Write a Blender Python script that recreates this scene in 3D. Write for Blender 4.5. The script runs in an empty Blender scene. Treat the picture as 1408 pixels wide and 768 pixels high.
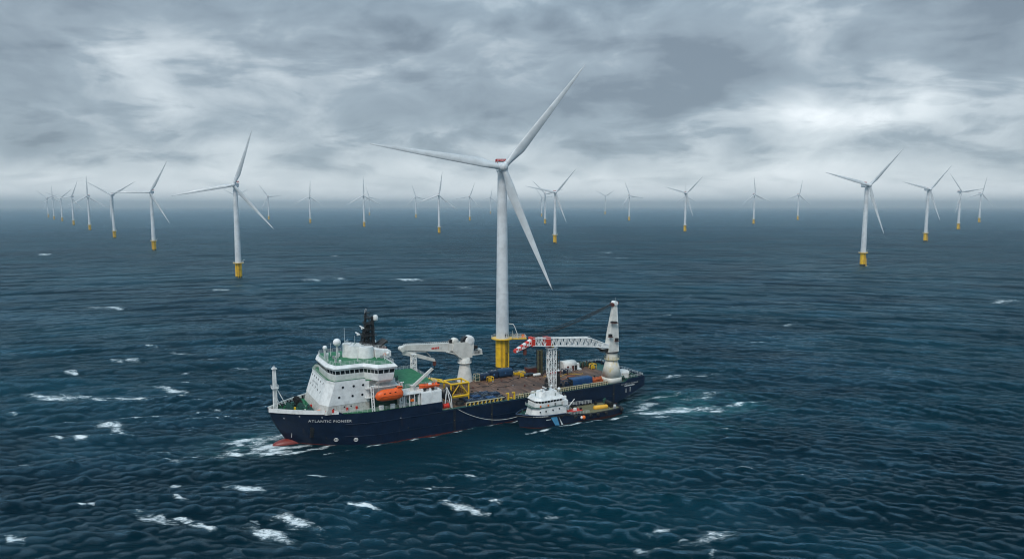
import bpy, bmesh, math, random
import numpy as np
from mathutils import Vector, Matrix
R = math.radians
C = bpy.context.scene.collection
S = bpy.context.scene
random.seed(7)
rng = np.random.default_rng(11)

# ------------------------------------------------------------------ camera
cam_d = bpy.data.cameras.new('camera')
cam = bpy.data.objects.new('camera', cam_d)
C.objects.link(cam)
cam.location = (0, 0, 75)
cam.rotation_euler = (R(90 - 6.11), 0, 0)
cam_d.sensor_width = 36
cam_d.lens = 24
cam_d.clip_start = 0.5
cam_d.clip_end = 90000
S.camera = cam

# ------------------------------------------------------------------ world: overcast sky
SUN_EL, SUN_AZ = 50, 200          # azimuth clockwise from +Y
w = bpy.data.worlds.new('World')
S.world = w
w.use_nodes = True


class NT:
    """small node-tree helper"""
    def __init__(s, nt):
        s.nt = nt
        nt.nodes.clear()

    def n(s, kind, **kw):
        nd = s.nt.nodes.new(kind)
        for k, v in kw.items():
            if k.startswith('_'):
                setattr(nd, k[1:], v)
        return nd

    def put(s, sock, v):
        if hasattr(v, 'is_output') or isinstance(v, bpy.types.NodeSocket):
            s.nt.links.new(v, sock)
        else:
            sock.default_value = v

    def math(s, op, a, b=0.0, c=0.0, clamp=False):
        nd = s.n('ShaderNodeMath', _operation=op, _use_clamp=clamp)
        s.put(nd.inputs[0], a); s.put(nd.inputs[1], b); s.put(nd.inputs[2], c)
        return nd.outputs[0]

    def vmath(s, op, a, b=(0, 0, 0), scale=None):
        nd = s.n('ShaderNodeVectorMath', _operation=op)
        s.put(nd.inputs[0], a)
        if op != 'SCALE' and op not in ('LENGTH', 'NORMALIZE'):
            s.put(nd.inputs[1], b)
        if scale is not None:
            s.put(nd.inputs['Scale'], scale)
        return nd.outputs['Value'] if op in ('LENGTH', 'DISTANCE', 'DOT_PRODUCT') else nd.outputs[0]

    def noise(s, vec, scale, detail=4, rough=.5, dist=0.0, lac=2.0):
        nd = s.n('ShaderNodeTexNoise')
        s.put(nd.inputs['Vector'], vec)
        s.put(nd.inputs['Scale'], scale); nd.inputs['Detail'].default_value = detail
        nd.inputs['Roughness'].default_value = rough
        nd.inputs['Distortion'].default_value = dist
        nd.inputs['Lacunarity'].default_value = lac
        return nd.outputs['Fac']

    def rng(s, v, a, b, c=0.0, d=1.0, smooth=True):
        nd = s.n('ShaderNodeMapRange', _interpolation_type='SMOOTHSTEP' if smooth else 'LINEAR')
        nd.clamp = True
        s.put(nd.inputs['Value'], v)
        for k, x in zip(('From Min', 'From Max', 'To Min', 'To Max'), (a, b, c, d)):
            s.put(nd.inputs[k], x)
        return nd.outputs['Result']

    def mix(s, f, a, b):
        nd = s.n('ShaderNodeMix', _data_type='RGBA')
        s.put(nd.inputs[0], f); s.put(nd.inputs[6], a); s.put(nd.inputs[7], b)
        return nd.outputs[2]

    def ramp(s, f, pts):
        nd = s.n('ShaderNodeValToRGB')
        e = nd.color_ramp.elements
        while len(e) < len(pts):
            e.new(0.5)
        for el, (p, c) in zip(e, pts):
            el.position = p; el.color = (*c, 1)
        s.put(nd.inputs[0], f)
        return nd.outputs[0]

    def comb(s, x, y, z=0.0):
        nd = s.n('ShaderNodeCombineXYZ')
        s.put(nd.inputs[0], x); s.put(nd.inputs[1], y); s.put(nd.inputs[2], z)
        return nd.outputs[0]


t = NT(w.node_tree)
sky = t.n('ShaderNodeTexSky', _sky_type='NISHITA', _sun_disc=False)
sky.sun_elevation = R(SUN_EL); sky.sun_rotation = R(SUN_AZ)
tc = t.n('ShaderNodeTexCoord').outputs['Generated']
sep = t.n('ShaderNodeSeparateXYZ'); t.put(sep.inputs[0], tc)
X, Y, Z = sep.outputs
az = t.math('ARCTAN2', X, Y)
el = t.math('ARCSINE', Z)
zc = t.math('ADD', t.math('MAXIMUM', Z, 0.0), 0.19)
pl = t.comb(t.math('DIVIDE', X, zc), t.math('DIVIDE', Y, zc), 0.0)
warp = t.n('ShaderNodeTexNoise'); t.put(warp.inputs['Vector'], pl); warp.inputs['Scale'].default_value = .5
warp.inputs['Detail'].default_value = 3
wv = t.vmath('SCALE', t.vmath('SUBTRACT', warp.outputs['Color'], (.5, .5, .5)), scale=1.6)
plw = t.vmath('ADD', pl, wv)
n1 = t.noise(plw, 1.05, 8, .54)
n2 = t.noise(t.comb(t.math('MULTIPLY', az, 9.0), t.math('MULTIPLY', el, 17.0), 0.0), 1.0, 8, .56, .4)
n3 = t.noise(plw, 2.1, 5, .55)
bil = t.math('SUBTRACT', .22, t.math('ABSOLUTE', t.math('SUBTRACT', t.math('MULTIPLY', n3, 2.0), 1.0)))
cl = t.math('ADD', t.math('ADD', t.math('MULTIPLY', t.math('SUBTRACT', n1, .5), 1.9), t.math('MULTIPLY', bil, .42)), t.math('MULTIPLY', t.math('SUBTRACT', n2, .5), .9))
ae = t.comb(az, el, 0.0)
ae = t.vmath('ADD', ae, t.vmath('MULTIPLY', wv, (.05, .016, 0)))
acc = t.math('SUBTRACT', t.math('ADD', cl, 0.40), t.rng(el, .10, .27, 0, .16))
for (ca, ce, ra, re, amp) in [(-0.538,0.144,0.138,0.048,0.50),(-0.476,0.123,0.096,0.032,0.30),(-0.148,0.223,0.181,0.064,0.25),(-0.004,0.263,0.075,0.043,0.30),(0.248,0.247,0.138,0.048,0.35),(0.533,0.136,0.234,0.043,0.50),(0.301,0.098,0.277,0.048,0.40),(0.059,0.071,0.160,0.032,0.30),(-0.108,0.137,0.320,0.053,-0.45),(-0.374,0.076,0.277,0.037,-0.30),(-0.615,0.185,0.170,0.064,-0.35),(0.433,0.184,0.234,0.037,-0.40),(0.181,0.165,0.181,0.048,-0.50),(-0.609,0.067,0.128,0.032,-0.30),(0.609,0.202,0.128,0.053,-0.25),(-0.46,0.135,0.15,0.07,-0.30),(0.60,0.11,0.13,0.05,-0.22)]:
    d = t.vmath('LENGTH', t.vmath('MULTIPLY', t.vmath('SUBTRACT', ae, (ca, ce, 0)), (1 / ra / 1.7, 1 / re / 1.7, 0)))
    acc = t.math('MULTIPLY_ADD', t.rng(d, 0, 1, 1, 0), amp * (.13 if amp > 0 else .42), acc)
# the clouds thin out to an even pale band low over the sea
low = t.rng(el, 0.0, 0.095, 1, 0)
acc = t.mix(t.math('MULTIPLY', low, .85), acc, (.92, .92, .92, 1))
ccol = t.ramp(acc, [(0.0, (.150, .190, .230)), (.33, (.245, .30, .347)), (.65, (.49, .545, .58)), (1.0, (.86, .90, .925))])
# overcast sky is brightest overhead (out of the frame)
zen = t.rng(el, .32, 1.0, 1.0, 1.7)
ccol = t.vmath('SCALE', ccol, scale=t.math('MULTIPLY', zen, 10.0))
ccol = t.vmath('MULTIPLY', ccol, t.mix(t.rng(el, .20, .55), (1, 1, 1, 1), (.66, .95, 1.10, 1)))
fin = t.mix(.94, sky.outputs[0], ccol)
bg = t.n('ShaderNodeBackground'); t.put(bg.inputs[0], fin); bg.inputs[1].default_value = .1
out = t.n('ShaderNodeOutputWorld'); t.nt.links.new(bg.outputs[0], out.inputs[0])

# ------------------------------------------------------------------ soft sun behind the cloud
sd = bpy.data.lights.new('sun', 'SUN')
sd.energy = 1.5
sd.angle = R(20)
sd.color = (1, .93, .85)
sun = bpy.data.objects.new('sun', sd)
C.objects.link(sun)
a_, e_ = R(SUN_AZ), R(SUN_EL)
sdir = Vector((math.sin(a_) * math.cos(e_), math.cos(a_) * math.cos(e_), math.sin(e_)))
sun.rotation_euler = sdir.to_track_quat('Z', 'Y').to_euler()

S.view_settings.view_transform = 'Standard'
S.view_settings.look = 'None'
S.view_settings.gamma = 1
S.view_settings.exposure = .52
S.view_settings.use_curve_mapping = False
S.cycles.use_denoising = True
S.cycles.filter_width = 1.1
S.cycles.sample_clamp_indirect = 3
S.cycles.volume_bounces = 3
S.cycles.max_bounces = 6
S.cycles.volume_step_rate = 20

# ------------------------------------------------------------------ materials
MATS = {}


def mat(name, col, rough=.5, metal=0.0, spec=.5, wear=None, wscale=1.0, streak=None, bump=0.0):
    """painted / plain surface: base colour with mottling, optional rust or dirt colour in patches and run-down streaks"""
    if name in MATS:
        return MATS[name]
    m = bpy.data.materials.new(name); m.use_nodes = True
    t = NT(m.node_tree)
    co = t.n('ShaderNodeTexCoord').outputs['Object']
    b = t.n('ShaderNodeBsdfPrincipled')
    c = (*col, 1)
    nz = t.noise(co, .7 * wscale, 5, .6)
    dark = tuple(x * .78 for x in col) + (1,)
    cc = t.mix(t.rng(nz, .35, .7), c, dark)
    if wear:
        n2 = t.noise(co, 1.6 * wscale, 6, .7)
        cc = t.mix(t.math('MULTIPLY', t.rng(n2, wear[1], wear[1] + .1), wear[2]), cc, (*wear[0], 1))
    if streak:
        n3 = t.noise(t.vmath('MULTIPLY', co, (1.6, 1.6, .12)), 1.3 * wscale, 5, .65)
        cc = t.mix(t.math('MULTIPLY', t.rng(n3, streak[1], streak[1] + .14), streak[2]), cc, (*streak[0], 1))
    t.put(b.inputs['Base Color'], cc)
    t.put(b.inputs['Roughness'], t.rng(nz, .2, .8, max(rough - .1, .05), min(rough + .12, 1)))
    b.inputs['Metallic'].default_value = metal
    b.inputs['Specular IOR Level'].default_value = spec
    if bump:
        bp = t.n('ShaderNodeBump'); bp.inputs['Strength'].default_value = bump; bp.inputs['Distance'].default_value = .05
        t.put(bp.inputs['Height'], t.noise(co, 6 * wscale, 3)); t.put(b.inputs['Normal'], bp.outputs[0])
    o = t.n('ShaderNodeOutputMaterial'); t.nt.links.new(b.outputs[0], o.inputs[0])
    MATS[name] = m
    return m


# ------------------------------------------------------------------ sea
HA = R(29)
hx, hy = -math.cos(HA), -math.sin(HA)          # ship's heading
px_, py_ = math.sin(HA), -math.cos(HA)         # ship's port side
SHIP = (-20.0, 240.0)
TUG = (18.55, 234.4)
OCEAN_R = 40000.0

FOAM = [(-302.3,502.4,11.4,9.3),(-182.9,264.3,8.7,4.8),(-173.2,266.4,4.4,3.2),(-161.3,257.2,4.9,2.5),(-154.6,260.2,8.5,4.1),(-136.4,226.6,3.7,4.7),(-147.8,215.5,2.4,1.8),(-141.4,214.8,2.1,2.1),(-127.2,217.7,1.9,1.4),(-195.6,330.2,2.9,3.2),(-187.9,331.9,3.6,3.3),(-169.1,343.6,4.7,3.5),(-151.2,330.2,3.6,4.9),(-140.7,275.1,5.2,2.8),(-148.2,303.6,1.3,2.1),(-142.6,191.7,2.3,1.7),(-105.8,201.7,1.7,1.6),(-99.0,193.4,1.3,1.7),(-85.6,168.0,1.4,1.3),(-87.2,158.5,3.5,2.4),(-79.5,157.4,2.2,1.2),(-72.1,153.6,2.6,1.1),(-91.7,178.6,1.2,2.5),(-70.7,175.3,3.4,2.4),(-61.6,156.2,1.0,1.0),(-51.4,155.9,3.8,2.3),(-55.6,151.4,4.2,2.2),(-92.7,152.9,1.0,0.7),(-113.5,148.6,2.1,1.4),(-106.4,165.4,0.8,0.8),(-108.9,165.0,0.9,0.6),(-12.1,185.7,1.2,1.6),(-16.6,178.6,2.5,1.2),(-20.4,173.9,1.5,0.9),(-36.8,162.1,2.7,1.2),(-32.0,165.4,1.1,0.8),(-4.4,164.2,1.1,1.3),(-12.1,162.1,3.2,1.6),(1.6,179.1,1.2,1.2),(13.3,169.3,0.9,2.7),(9.3,158.1,1.6,1.6),(-55.1,185.2,2.0,1.1),(46.3,148.6,5.0,2.5),(34.5,151.8,1.9,1.4),(38.7,148.6,1.2,0.9),(29.1,143.6,2.2,1.6),(44.0,142.4,1.1,1.9),(114.0,165.9,0.8,0.6),(176.9,430.2,3.2,4.1),(225.6,441.2,1.4,2.9),(108.7,471.5,2.0,3.3),(75.9,298.2,9.7,2.7),(68.4,313.4,2.6,2.2),(238.9,947.8,4.0,13.0),(-108.1,700.5,11.3,10.7),(155.6,1113.3,7.1,17.9),(159.3,987.9,7.4,14.1),(-207.3,693.5,8.2,10.5),(-266.1,613.9,6.6,8.3),(-730.5,1062.8,6.8,16.3),(-268.7,1031.5,4.4,15.4),(390.7,537.6,8.7,8.5),(135.9,373.8,4.0,3.1),(-127.4,313.4,2.4,2.2),(-198.5,363.8,4.3,2.9),(-201.0,303.6,3.0,2.1),(-110.2,249.5,2.2,1.9),(-112.3,236.2,1.6,1.7),(-84.8,200.5,2.2,1.8),(-181.4,240.5,1.8,1.7),(-179.2,714.9,5.4,7.4),(-43.3,630.6,4.1,5.8)]


def build_sea():
    # rings graded with distance, spokes dense ahead and coarse elsewhere
    rs = [0.0, 15, 30, 45, 60, 75, 88, 97]
    r = 104.0
    while r < OCEAN_R:
        rs.append(r)
        dr = .4 * r * r / 51200
        dr = min(max(dr, .33), 6.0)
        if r > 2500: dr = (r - 2500) * .02 + 6
        r += dr
    rs[-1] = OCEAN_R
    rs = np.array(rs)
    half = R(47)
    a1 = np.arange(-half, half, .0016)
    a2 = np.linspace(half, 2 * math.pi - half, 90)[:-1]
    an = np.concatenate([a1, a2])
    nr, na = len(rs), len(an)
    x = np.outer(rs, np.sin(an)); y = np.outer(rs, np.cos(an)); z = np.zeros_like(x)
    dx = np.zeros_like(x); dy = np.zeros_like(x); jac = np.zeros_like(x)
    g = np.random.default_rng(5)
    K = 110
    lam = np.exp(g.uniform(math.log(2.2), math.log(60), K)); lam.sort(); lam = lam[::-1]
    th = R(-100) + g.normal(0, 1, K) * np.where(lam > 11, R(19), R(26))         # travelling towards the camera, a little to the left
    ph = g.uniform(0, 2 * math.pi, K)
    amp = .0125 * lam ** .79 * np.exp(-(lam / 50) ** 2)
    amp *= np.where(lam < 5, 1.3, 1.0)
    amp *= 1 - .25 * np.exp(-(np.log(lam / 9.0) / .4) ** 2)
    amp *= 1 + .1 * np.exp(-(np.log(lam / 6.0) / .5) ** 2)
    ox = g.normal(-30, 1, K) * 0 + g.normal(0, 1, K) * np.where(lam > 9, 90, 120) - 20; oy = -260 + g.normal(0, 80, K)
    sp = np.gradient(rs)
    nd = len(a1)
    for i in range(K):
        k = 2 * math.pi / lam[i]; kx, ky = k * math.cos(th[i]), k * math.sin(th[i])
        fade = np.clip((lam[i] / np.maximum(sp, rs * .0016) - 2.2) / 2.0, 0, 1)
        rows = np.nonzero(fade > 0)[0]
        lo, hi = rows[0], rows[-1] + 1
        if lam[i] > 3.6:      # wave fronts gently bent, as crossing wind sea shows from the air
            ax, ay = x[lo:hi, :nd] - ox[i], y[lo:hi, :nd] - oy[i]
            D = np.hypot(ax, ay); ux, uy = -ax / D, -ay / D
            P = -k * D + ph[i]
        else:
            ux, uy = math.cos(th[i]), math.sin(th[i])
            P = kx * x[lo:hi, :nd] + ky * y[lo:hi, :nd] + ph[i]
        f = fade[lo:hi, None] * amp[i]
        c, s_ = np.cos(P), np.sin(P)
        z[lo:hi, :nd] += f * c
        q = .85
        dx[lo:hi, :nd] -= q * f * ux * s_
        dy[lo:hi, :nd] -= q * f * uy * s_
        jac[lo:hi, :nd] += q * f * k * c
    # long slow patches of rougher and calmer water
    edge = np.clip(np.minimum(np.arange(nd), nd - 1 - np.arange(nd)) / 25, 0, 1)
    # low run of the ship's own shelter: waves smaller right against the hulls
    lx = (x - SHIP[0]) * hx + (y - SHIP[1]) * hy; ly = (x - SHIP[0]) * px_ + (y - SHIP[1]) * py_
    us = np.clip(np.abs(lx + 4) - 66, 0, None); vs = np.clip(np.abs(ly - 6) - 24, 0, None)
    shel = (1 - .55 * np.exp(-(us ** 2 + vs ** 2) / 14 ** 2))[:, :nd]
    edge = edge * shel
    z[:, :nd] *= edge; dx[:, :nd] *= edge; dy[:, :nd] *= edge; jac[:, :nd] *= edge
    # ---- foam amount, 0..1
    near = (np.hypot(x, y) < 500)[:, :nd]
    jp = np.percentile(jac[:, :nd][near], 97.6)
    foam = np.clip((jac - jp) * 3.4 + .42, 0, .70) * (jac > jp - .05) * np.clip(1.0 - x / 330 - y / 1100, .10, 1)
    # whitecaps only in some places
    pat = np.zeros_like(x)
    for i in range(14):
        L = g.uniform(60, 260); a = g.uniform(0, 2 * math.pi)
        pat += np.cos(2 * math.pi / L * (math.cos(a) * x + math.sin(a) * y * .6) + g.uniform(0, 6.3))
    pat = np.clip(pat / 4 + .25, 0, 1)
    foam *= pat
    for (fx, fy, fw, fh) in FOAM:
        m = (abs(x - fx) < fw * 2.2) & (abs(y - fy) < fh * 2.6 + fw * .5)
        xx_ = x[m] - fx
        xx, yy = x[m] - fx, y[m] - fy - (x[m] - fx) * (-.35 if fx < 0 else .2) - .2 * fh * np.sin(xx_ * 3.1 / fw + fx)
        d = (xx / fw / 1.5) ** 2 + (yy / fh / .62) ** 2
        foam[m] = np.maximum(foam[m], (.73 if fx < 0 else .64) * np.exp(-d * .36))
    aer = np.zeros_like(x)

    def blob(arr, cx, cy, w_, h_, a, ang=0.0, p=1.0):
        m = (abs(x - cx) < 3 * max(w_, h_)) & (abs(y - cy) < 3 * max(w_, h_))
        xx, yy = x[m] - cx, y[m] - cy
        u = xx * math.cos(ang) + yy * math.sin(ang); v = -xx * math.sin(ang) + yy * math.cos(ang)
        arr[m] = np.maximum(arr[m], a * np.exp(-((u / w_) ** 2 + (v / h_) ** 2) ** p))
    # bow wave curling round the bulb
    def S2(a, b): return SHIP[0] + hx * a + px_ * b, SHIP[1] + hy * a + py_ * b
    for a, b, w_, h_, am in [(64, 8, 7, 2.6, .86), (56, 11.0, 9, 1.8, .82), (70, -9, 10, 3.4, .80), (77, 4, 7, 3, .66), (66, 1, 5.5, 4.5, .9), (63, 5, 5, 3, .95), (68, -4, 5, 5, .8), (57, 5.5, 6, 2.2, .88), (72, -7, 6, 4, .62), (70, 4, 5, 4, .66), (49, 10, 6, 1.4, .6),
                          (61, -7, 8, 4, .7), (75, 0, 5, 5, .55)]:
        cx, cy = S2(a, b); blob(foam, cx, cy, w_, h_, am, HA)
    cx, cy = S2(70, -3); blob(aer, cx, cy, 14, 12, .9, HA)
    # stern wash
    for fx, fy, w_, h_, am, an_ in [(60, 246.5, 17, 2.6, .78, .1), (50, 243.5, 8, 2.4, .88, .1), (68, 250.5, 20, 3.6, .72, .15), (74, 246, 18, 1.6, .62, .1), (48, 249, 6, 3, .7, .3), (52, 254, 7, 4, .72, .5), (80, 253, 12, 2.2, .62, .2), (58, 262, 14, 2.0, .66, .3), (90, 256, 22, 2.0, .58, .2), (54, 239, 8, 1.2, .62, 0), (75, 262, 18, 4, .56, .3)]:
        blob(foam, fx, fy, w_, h_, am, an_)
    blob(aer, 66, 250, 28, 10, 1.0, .15); blob(aer, 60, 262, 20, 5, .7, .3); blob(aer, 58, 226, 24, 12, .4, .2); blob(aer, 30, 205, 30, 10, .3, .2)
    # froth along the waterlines, broken up
    wob = np.sin(lx * .9) * .5 + np.sin(lx * .37 + 1) * .5
    m = (lx > -52) & (lx < 52) & (abs(abs(ly) - 17.2) < 2.0)
    foam[m] = np.maximum(foam[m], (.50 + .14 * wob[m]) * np.exp(-((abs(ly[m]) - 17.0) / .8) ** 2))
    tx = (x - TUG[0]) * hx + (y - TUG[1]) * hy; ty = (x - TUG[0]) * px_ + (y - TUG[1]) * py_
    m = (tx > -23) & (tx < 20) & (ty > 0) & (ty < 10)
    foam[m] = np.maximum(foam[m], (.66 + .2 * wob[m]) * np.exp(-((ty[m] - 6.6) / .9) ** 2))
    # turbine feet
    for (a, b, s_, r_) in TURB[:28]:
        blob(foam, a + 3, b - 3.2 * s_, 7.5 * s_, 2.8 * s_, .78)
    x += dx; y += dy
    # mesh
    idx = np.arange(nr * na).reshape(nr, na)
    i0 = idx[1:-1]; i1 = idx[2:]
    q = np.stack([i0, np.roll(i0, -1, 1), np.roll(i1, -1, 1), i1], -1).reshape(-1, 4)
    nq = len(q)
    tri = np.stack([np.full(na, 0), np.roll(idx[1], -1), idx[1]], -1)
    me = bpy.data.meshes.new('sea_water')
    me.vertices.add(nr * na)
    me.vertices.foreach_set('co', np.stack([x, y, z], -1).astype(np.float32).ravel())
    nl = nq * 4 + na * 3
    me.loops.add(nl)
    me.loops.foreach_set('vertex_index', np.concatenate([q.ravel(), tri.ravel()]).astype(np.int32))
    me.polygons.add(nq + na)
    me.polygons.foreach_set('loop_start', np.concatenate([np.arange(nq) * 4, nq * 4 + np.arange(na) * 3]).astype(np.int32))
    me.polygons.foreach_set('use_smooth', np.ones(nq + na, bool))
    me.update(calc_edges=True)
    me.validate()
    rip = .06 + .34 * np.clip((np.hypot(x, y) - 900) / 3000, 0, 1) ** .8
    for nm, arr in (('foam', foam), ('aerated', aer), ('ripple', rip), ('chop', 1 + 3.6 * np.clip((np.hypot(x, y) - 300) / 900, 0, 1))):
        at = me.attributes.new(nm, 'FLOAT', 'POINT')
        at.data.foreach_set('value', arr.astype(np.float32).ravel())
    o = bpy.data.objects.new('sea_water', me)
    C.objects.link(o)
    o['kind'] = 'structure'
    print('sea verts', nr * na)
    # ---- water material
    m = bpy.data.materials.new('sea_water'); m.use_nodes = True
    me.materials.append(m)
    t = NT(m.node_tree)
    pos = t.n('ShaderNodeNewGeometry').outputs['Position']
    fo = t.n('ShaderNodeAttribute', _attribute_name='foam').outputs['Fac']
    ae = t.n('ShaderNodeAttribute', _attribute_name='aerated').outputs['Fac']
    # wind ripples: crests roughly across the wind
    rp = t.n('ShaderNodeMapping'); t.put(rp.inputs[0], pos); rp.inputs['Rotation'].default_value = (0, 0, R(8))
    rv = t.vmath('MULTIPLY', rp.outputs[0], (.55, 1.25, 1))
    wv = t.n('ShaderNodeTexNoise'); t.put(wv.inputs['Vector'], rv); wv.inputs['Scale'].default_value = .5
    n_s = t.noise(t.vmath('MULTIPLY', rv, (.75, 1, 1)), .95, 7, .68, .4)
    n_m = t.noise(t.vmath('MULTIPLY', rv, (.7, 1, 1)), .16, 5, .6, .8)
    n_l = t.noise(t.vmath('MULTIPLY', rv, (.6, 1, 1)), .028, 4, .6, .5)
    n_f = t.noise(t.vmath('MULTIPLY', rv, (.8, 1, 1)), 3.2, 6, .7, .3)
    gust = t.rng(t.noise(t.vmath('MULTIPLY', pos, (.011, .02, 0)), 1.0, 4, .6, .6), .34, .66, .45, 1.75)
    n_s = t.math('MULTIPLY', gust, t.math('ADD', n_s, t.math('MULTIPLY', n_f, .85)))
    hgt = t.math('ADD', t.math('MULTIPLY', n_s, 1.15), t.math('ADD', t.math('MULTIPLY', n_m, t.math('MULTIPLY', t.n('ShaderNodeAttribute', _attribute_name='chop').outputs['Fac'], 1.7)), t.math('MULTIPLY', n_l, 3.0)))
    bp = t.n('ShaderNodeBump'); bp.inputs['Strength'].default_value = 1; bp.inputs['Distance'].default_value = 1.0
    t.put(bp.inputs['Height'], hgt)
    # foam broken into lace
    l1 = t.noise(t.vmath('MULTIPLY', pos, (.30, 1.25, .6)), 1.5, 9, .82, .7)
    l2 = t.noise(t.vmath('MULTIPLY', pos, (.7, 1.3, .6)), .22, 4, .6, .4)
    lace = t.math('ADD', t.math('MULTIPLY', t.math('SUBTRACT', l1, .5), 1.25), t.math('MULTIPLY', t.math('SUBTRACT', l2, .5), .9))
    fm = t.math('MULTIPLY', t.rng(t.math('ADD', fo, t.math('MULTIPLY', lace, 1.3)), .52, .86), .92)
    fm = t.math('MULTIPLY', fm, t.rng(fo, .08, .35))
    thin = t.math('MULTIPLY', t.rng(t.math('ADD', fo, lace), .36, .66), .35)
    thin = t.math('MULTIPLY', thin, t.rng(fo, .08, .4))
    patch = t.noise(t.vmath('MULTIPLY', pos, (.006, .009, 0)), 1.0, 3, .5)
    deep = t.mix(t.rng(patch, .3, .7), (.0002, .019, .034, 1), (.0005, .039, .059, 1))
    milk = t.math('MULTIPLY', ae, t.rng(t.noise(pos, .12, 5, .65, 1.0), .3, .75))
    body = t.mix(milk, deep, (.035, .17, .18, 1))
    body = t.mix(thin, body, (.16, .27, .30, 1))
    # upwelling light from the water body under a Fresnel-weighted mirror; sea water takes the red out of what it sends back
    df = t.n('ShaderNodeBsdfDiffuse'); t.put(df.inputs[0], body); t.put(df.inputs['Normal'], bp.outputs[0])
    gl = t.n('ShaderNodeBsdfGlossy'); gl.inputs[0].default_value = (.66, .88, 1.0, 1)
    t.put(gl.inputs['Roughness'], t.n('ShaderNodeAttribute', _attribute_name='ripple').outputs['Fac']); t.put(gl.inputs['Normal'], bp.outputs[0])
    fr = t.n('ShaderNodeFresnel'); fr.inputs['IOR'].default_value = 1.33; t.put(fr.inputs['Normal'], bp.outputs[0])
    hid = t.rng(t.n('ShaderNodeAttribute', _attribute_name='chop').outputs['Fac'], 1.0, 4.6, 1.0, 1.05)
    b = t.n('ShaderNodeMixShader'); t.put(b.inputs[0], t.math('MULTIPLY', fr.outputs[0], hid))
    t.nt.links.new(df.outputs[0], b.inputs[1]); t.nt.links.new(gl.outputs[0], b.inputs[2])
    fb = t.n('ShaderNodeBsdfPrincipled')
    t.put(fb.inputs['Base Color'], t.mix(t.rng(l1, .35, .7), (.55, .62, .65, 1), (.82, .85, .86, 1)))
    fb.inputs['Roughness'].default_value = .8; fb.inputs['Specular IOR Level'].default_value = .2
    mx = t.n('ShaderNodeMixShader'); t.put(mx.inputs[0], fm)
    t.nt.links.new(b.outputs[0], mx.inputs[1]); t.nt.links.new(fb.outputs[0], mx.inputs[2])
    o_ = t.n('ShaderNodeOutputMaterial'); t.nt.links.new(mx.outputs[0], o_.inputs[0])


TURB = [   # x, y, size against the nearest one's pattern, angle of the first blade
    (-4.4, 308.4, 0.968, 51),
    (-287.5, 714.9, 1.018, 71),
    (-615.4, 1172.9, 1.039, 61),
    (-947.3, 1628.9, 1.068, 30),
    (-1318.3, 2136.8, 1.113, 90),
    (-1754.7, 2741.3, 1.186, 68),
    (-2252.7, 3431.9, 1.226, 38),
    (-2566.2, 3841.0, 1.265, 92),
    (-3101.3, 4586.0, 1.347, 20),
    (-1728.0, 4307.6, 1.456, 30),
    (-1363.0, 3841.0, 1.354, 5),
    (-897.4, 3048.1, 1.227, 86),
    (-537.5, 2490.5, 1.191, 90),
    (-1182.7, 5688.6, 1.576, 106),
    (-622.3, 4442.4, 1.428, 107),
    (-203.0, 1906.1, 1.111, 81),
    (-219.8, 3570.2, 1.314, 70),
    (-212.6, 6773.6, 1.688, 79),
    (88.0, 1402.0, 1.081, 49),
    (141.5, 2934.4, 1.334, 15),
    (212.2, 4902.8, 1.440, 5),
    (854.4, 6293.5, 1.770, 33),
    (607.2, 3552.3, 1.351, 111),
    (513.5, 2032.3, 1.189, 45),
    (1329.8, 5266.6, 1.575, 92),
    (1022.1, 2898.4, 1.298, 95),
    (1559.0, 3739.7, 1.430, 78),
    (446.1, 865.7, 1.062, 46),
    (888.9, 1469.3, 1.162, 47),
    (1440.9, 2210.3, 1.272, 8),
    (2152.2, 3156.7, 1.392, 74),
]
build_sea()

# ------------------------------------------------------------------ sea haze
hm = bpy.data.materials.new('haze'); hm.use_nodes = True
t = NT(hm.node_tree)
pv = t.n('ShaderNodeVolumePrincipled')
pv.inputs['Color'].default_value = (.98, 1.0, 1.0, 1)
pv.inputs['Density'].default_value = 8.5e-5
pv.inputs['Anisotropy'].default_value = .82
o_ = t.n('ShaderNodeOutputMaterial'); t.nt.links.new(pv.outputs[0], o_.inputs['Volume'])
bm = bmesh.new()
bmesh.ops.create_cube(bm, size=1)
for v in bm.verts:
    v.co.x *= 83000; v.co.y *= 83000; v.co.z = -5 if v.co.z < 0 else 290
me = bpy.data.meshes.new('haze'); bm.to_mesh(me); bm.free(); me.materials.append(hm)
ho = bpy.data.objects.new('haze', me); C.objects.link(ho)
ho['kind'] = 'stuff'

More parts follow.
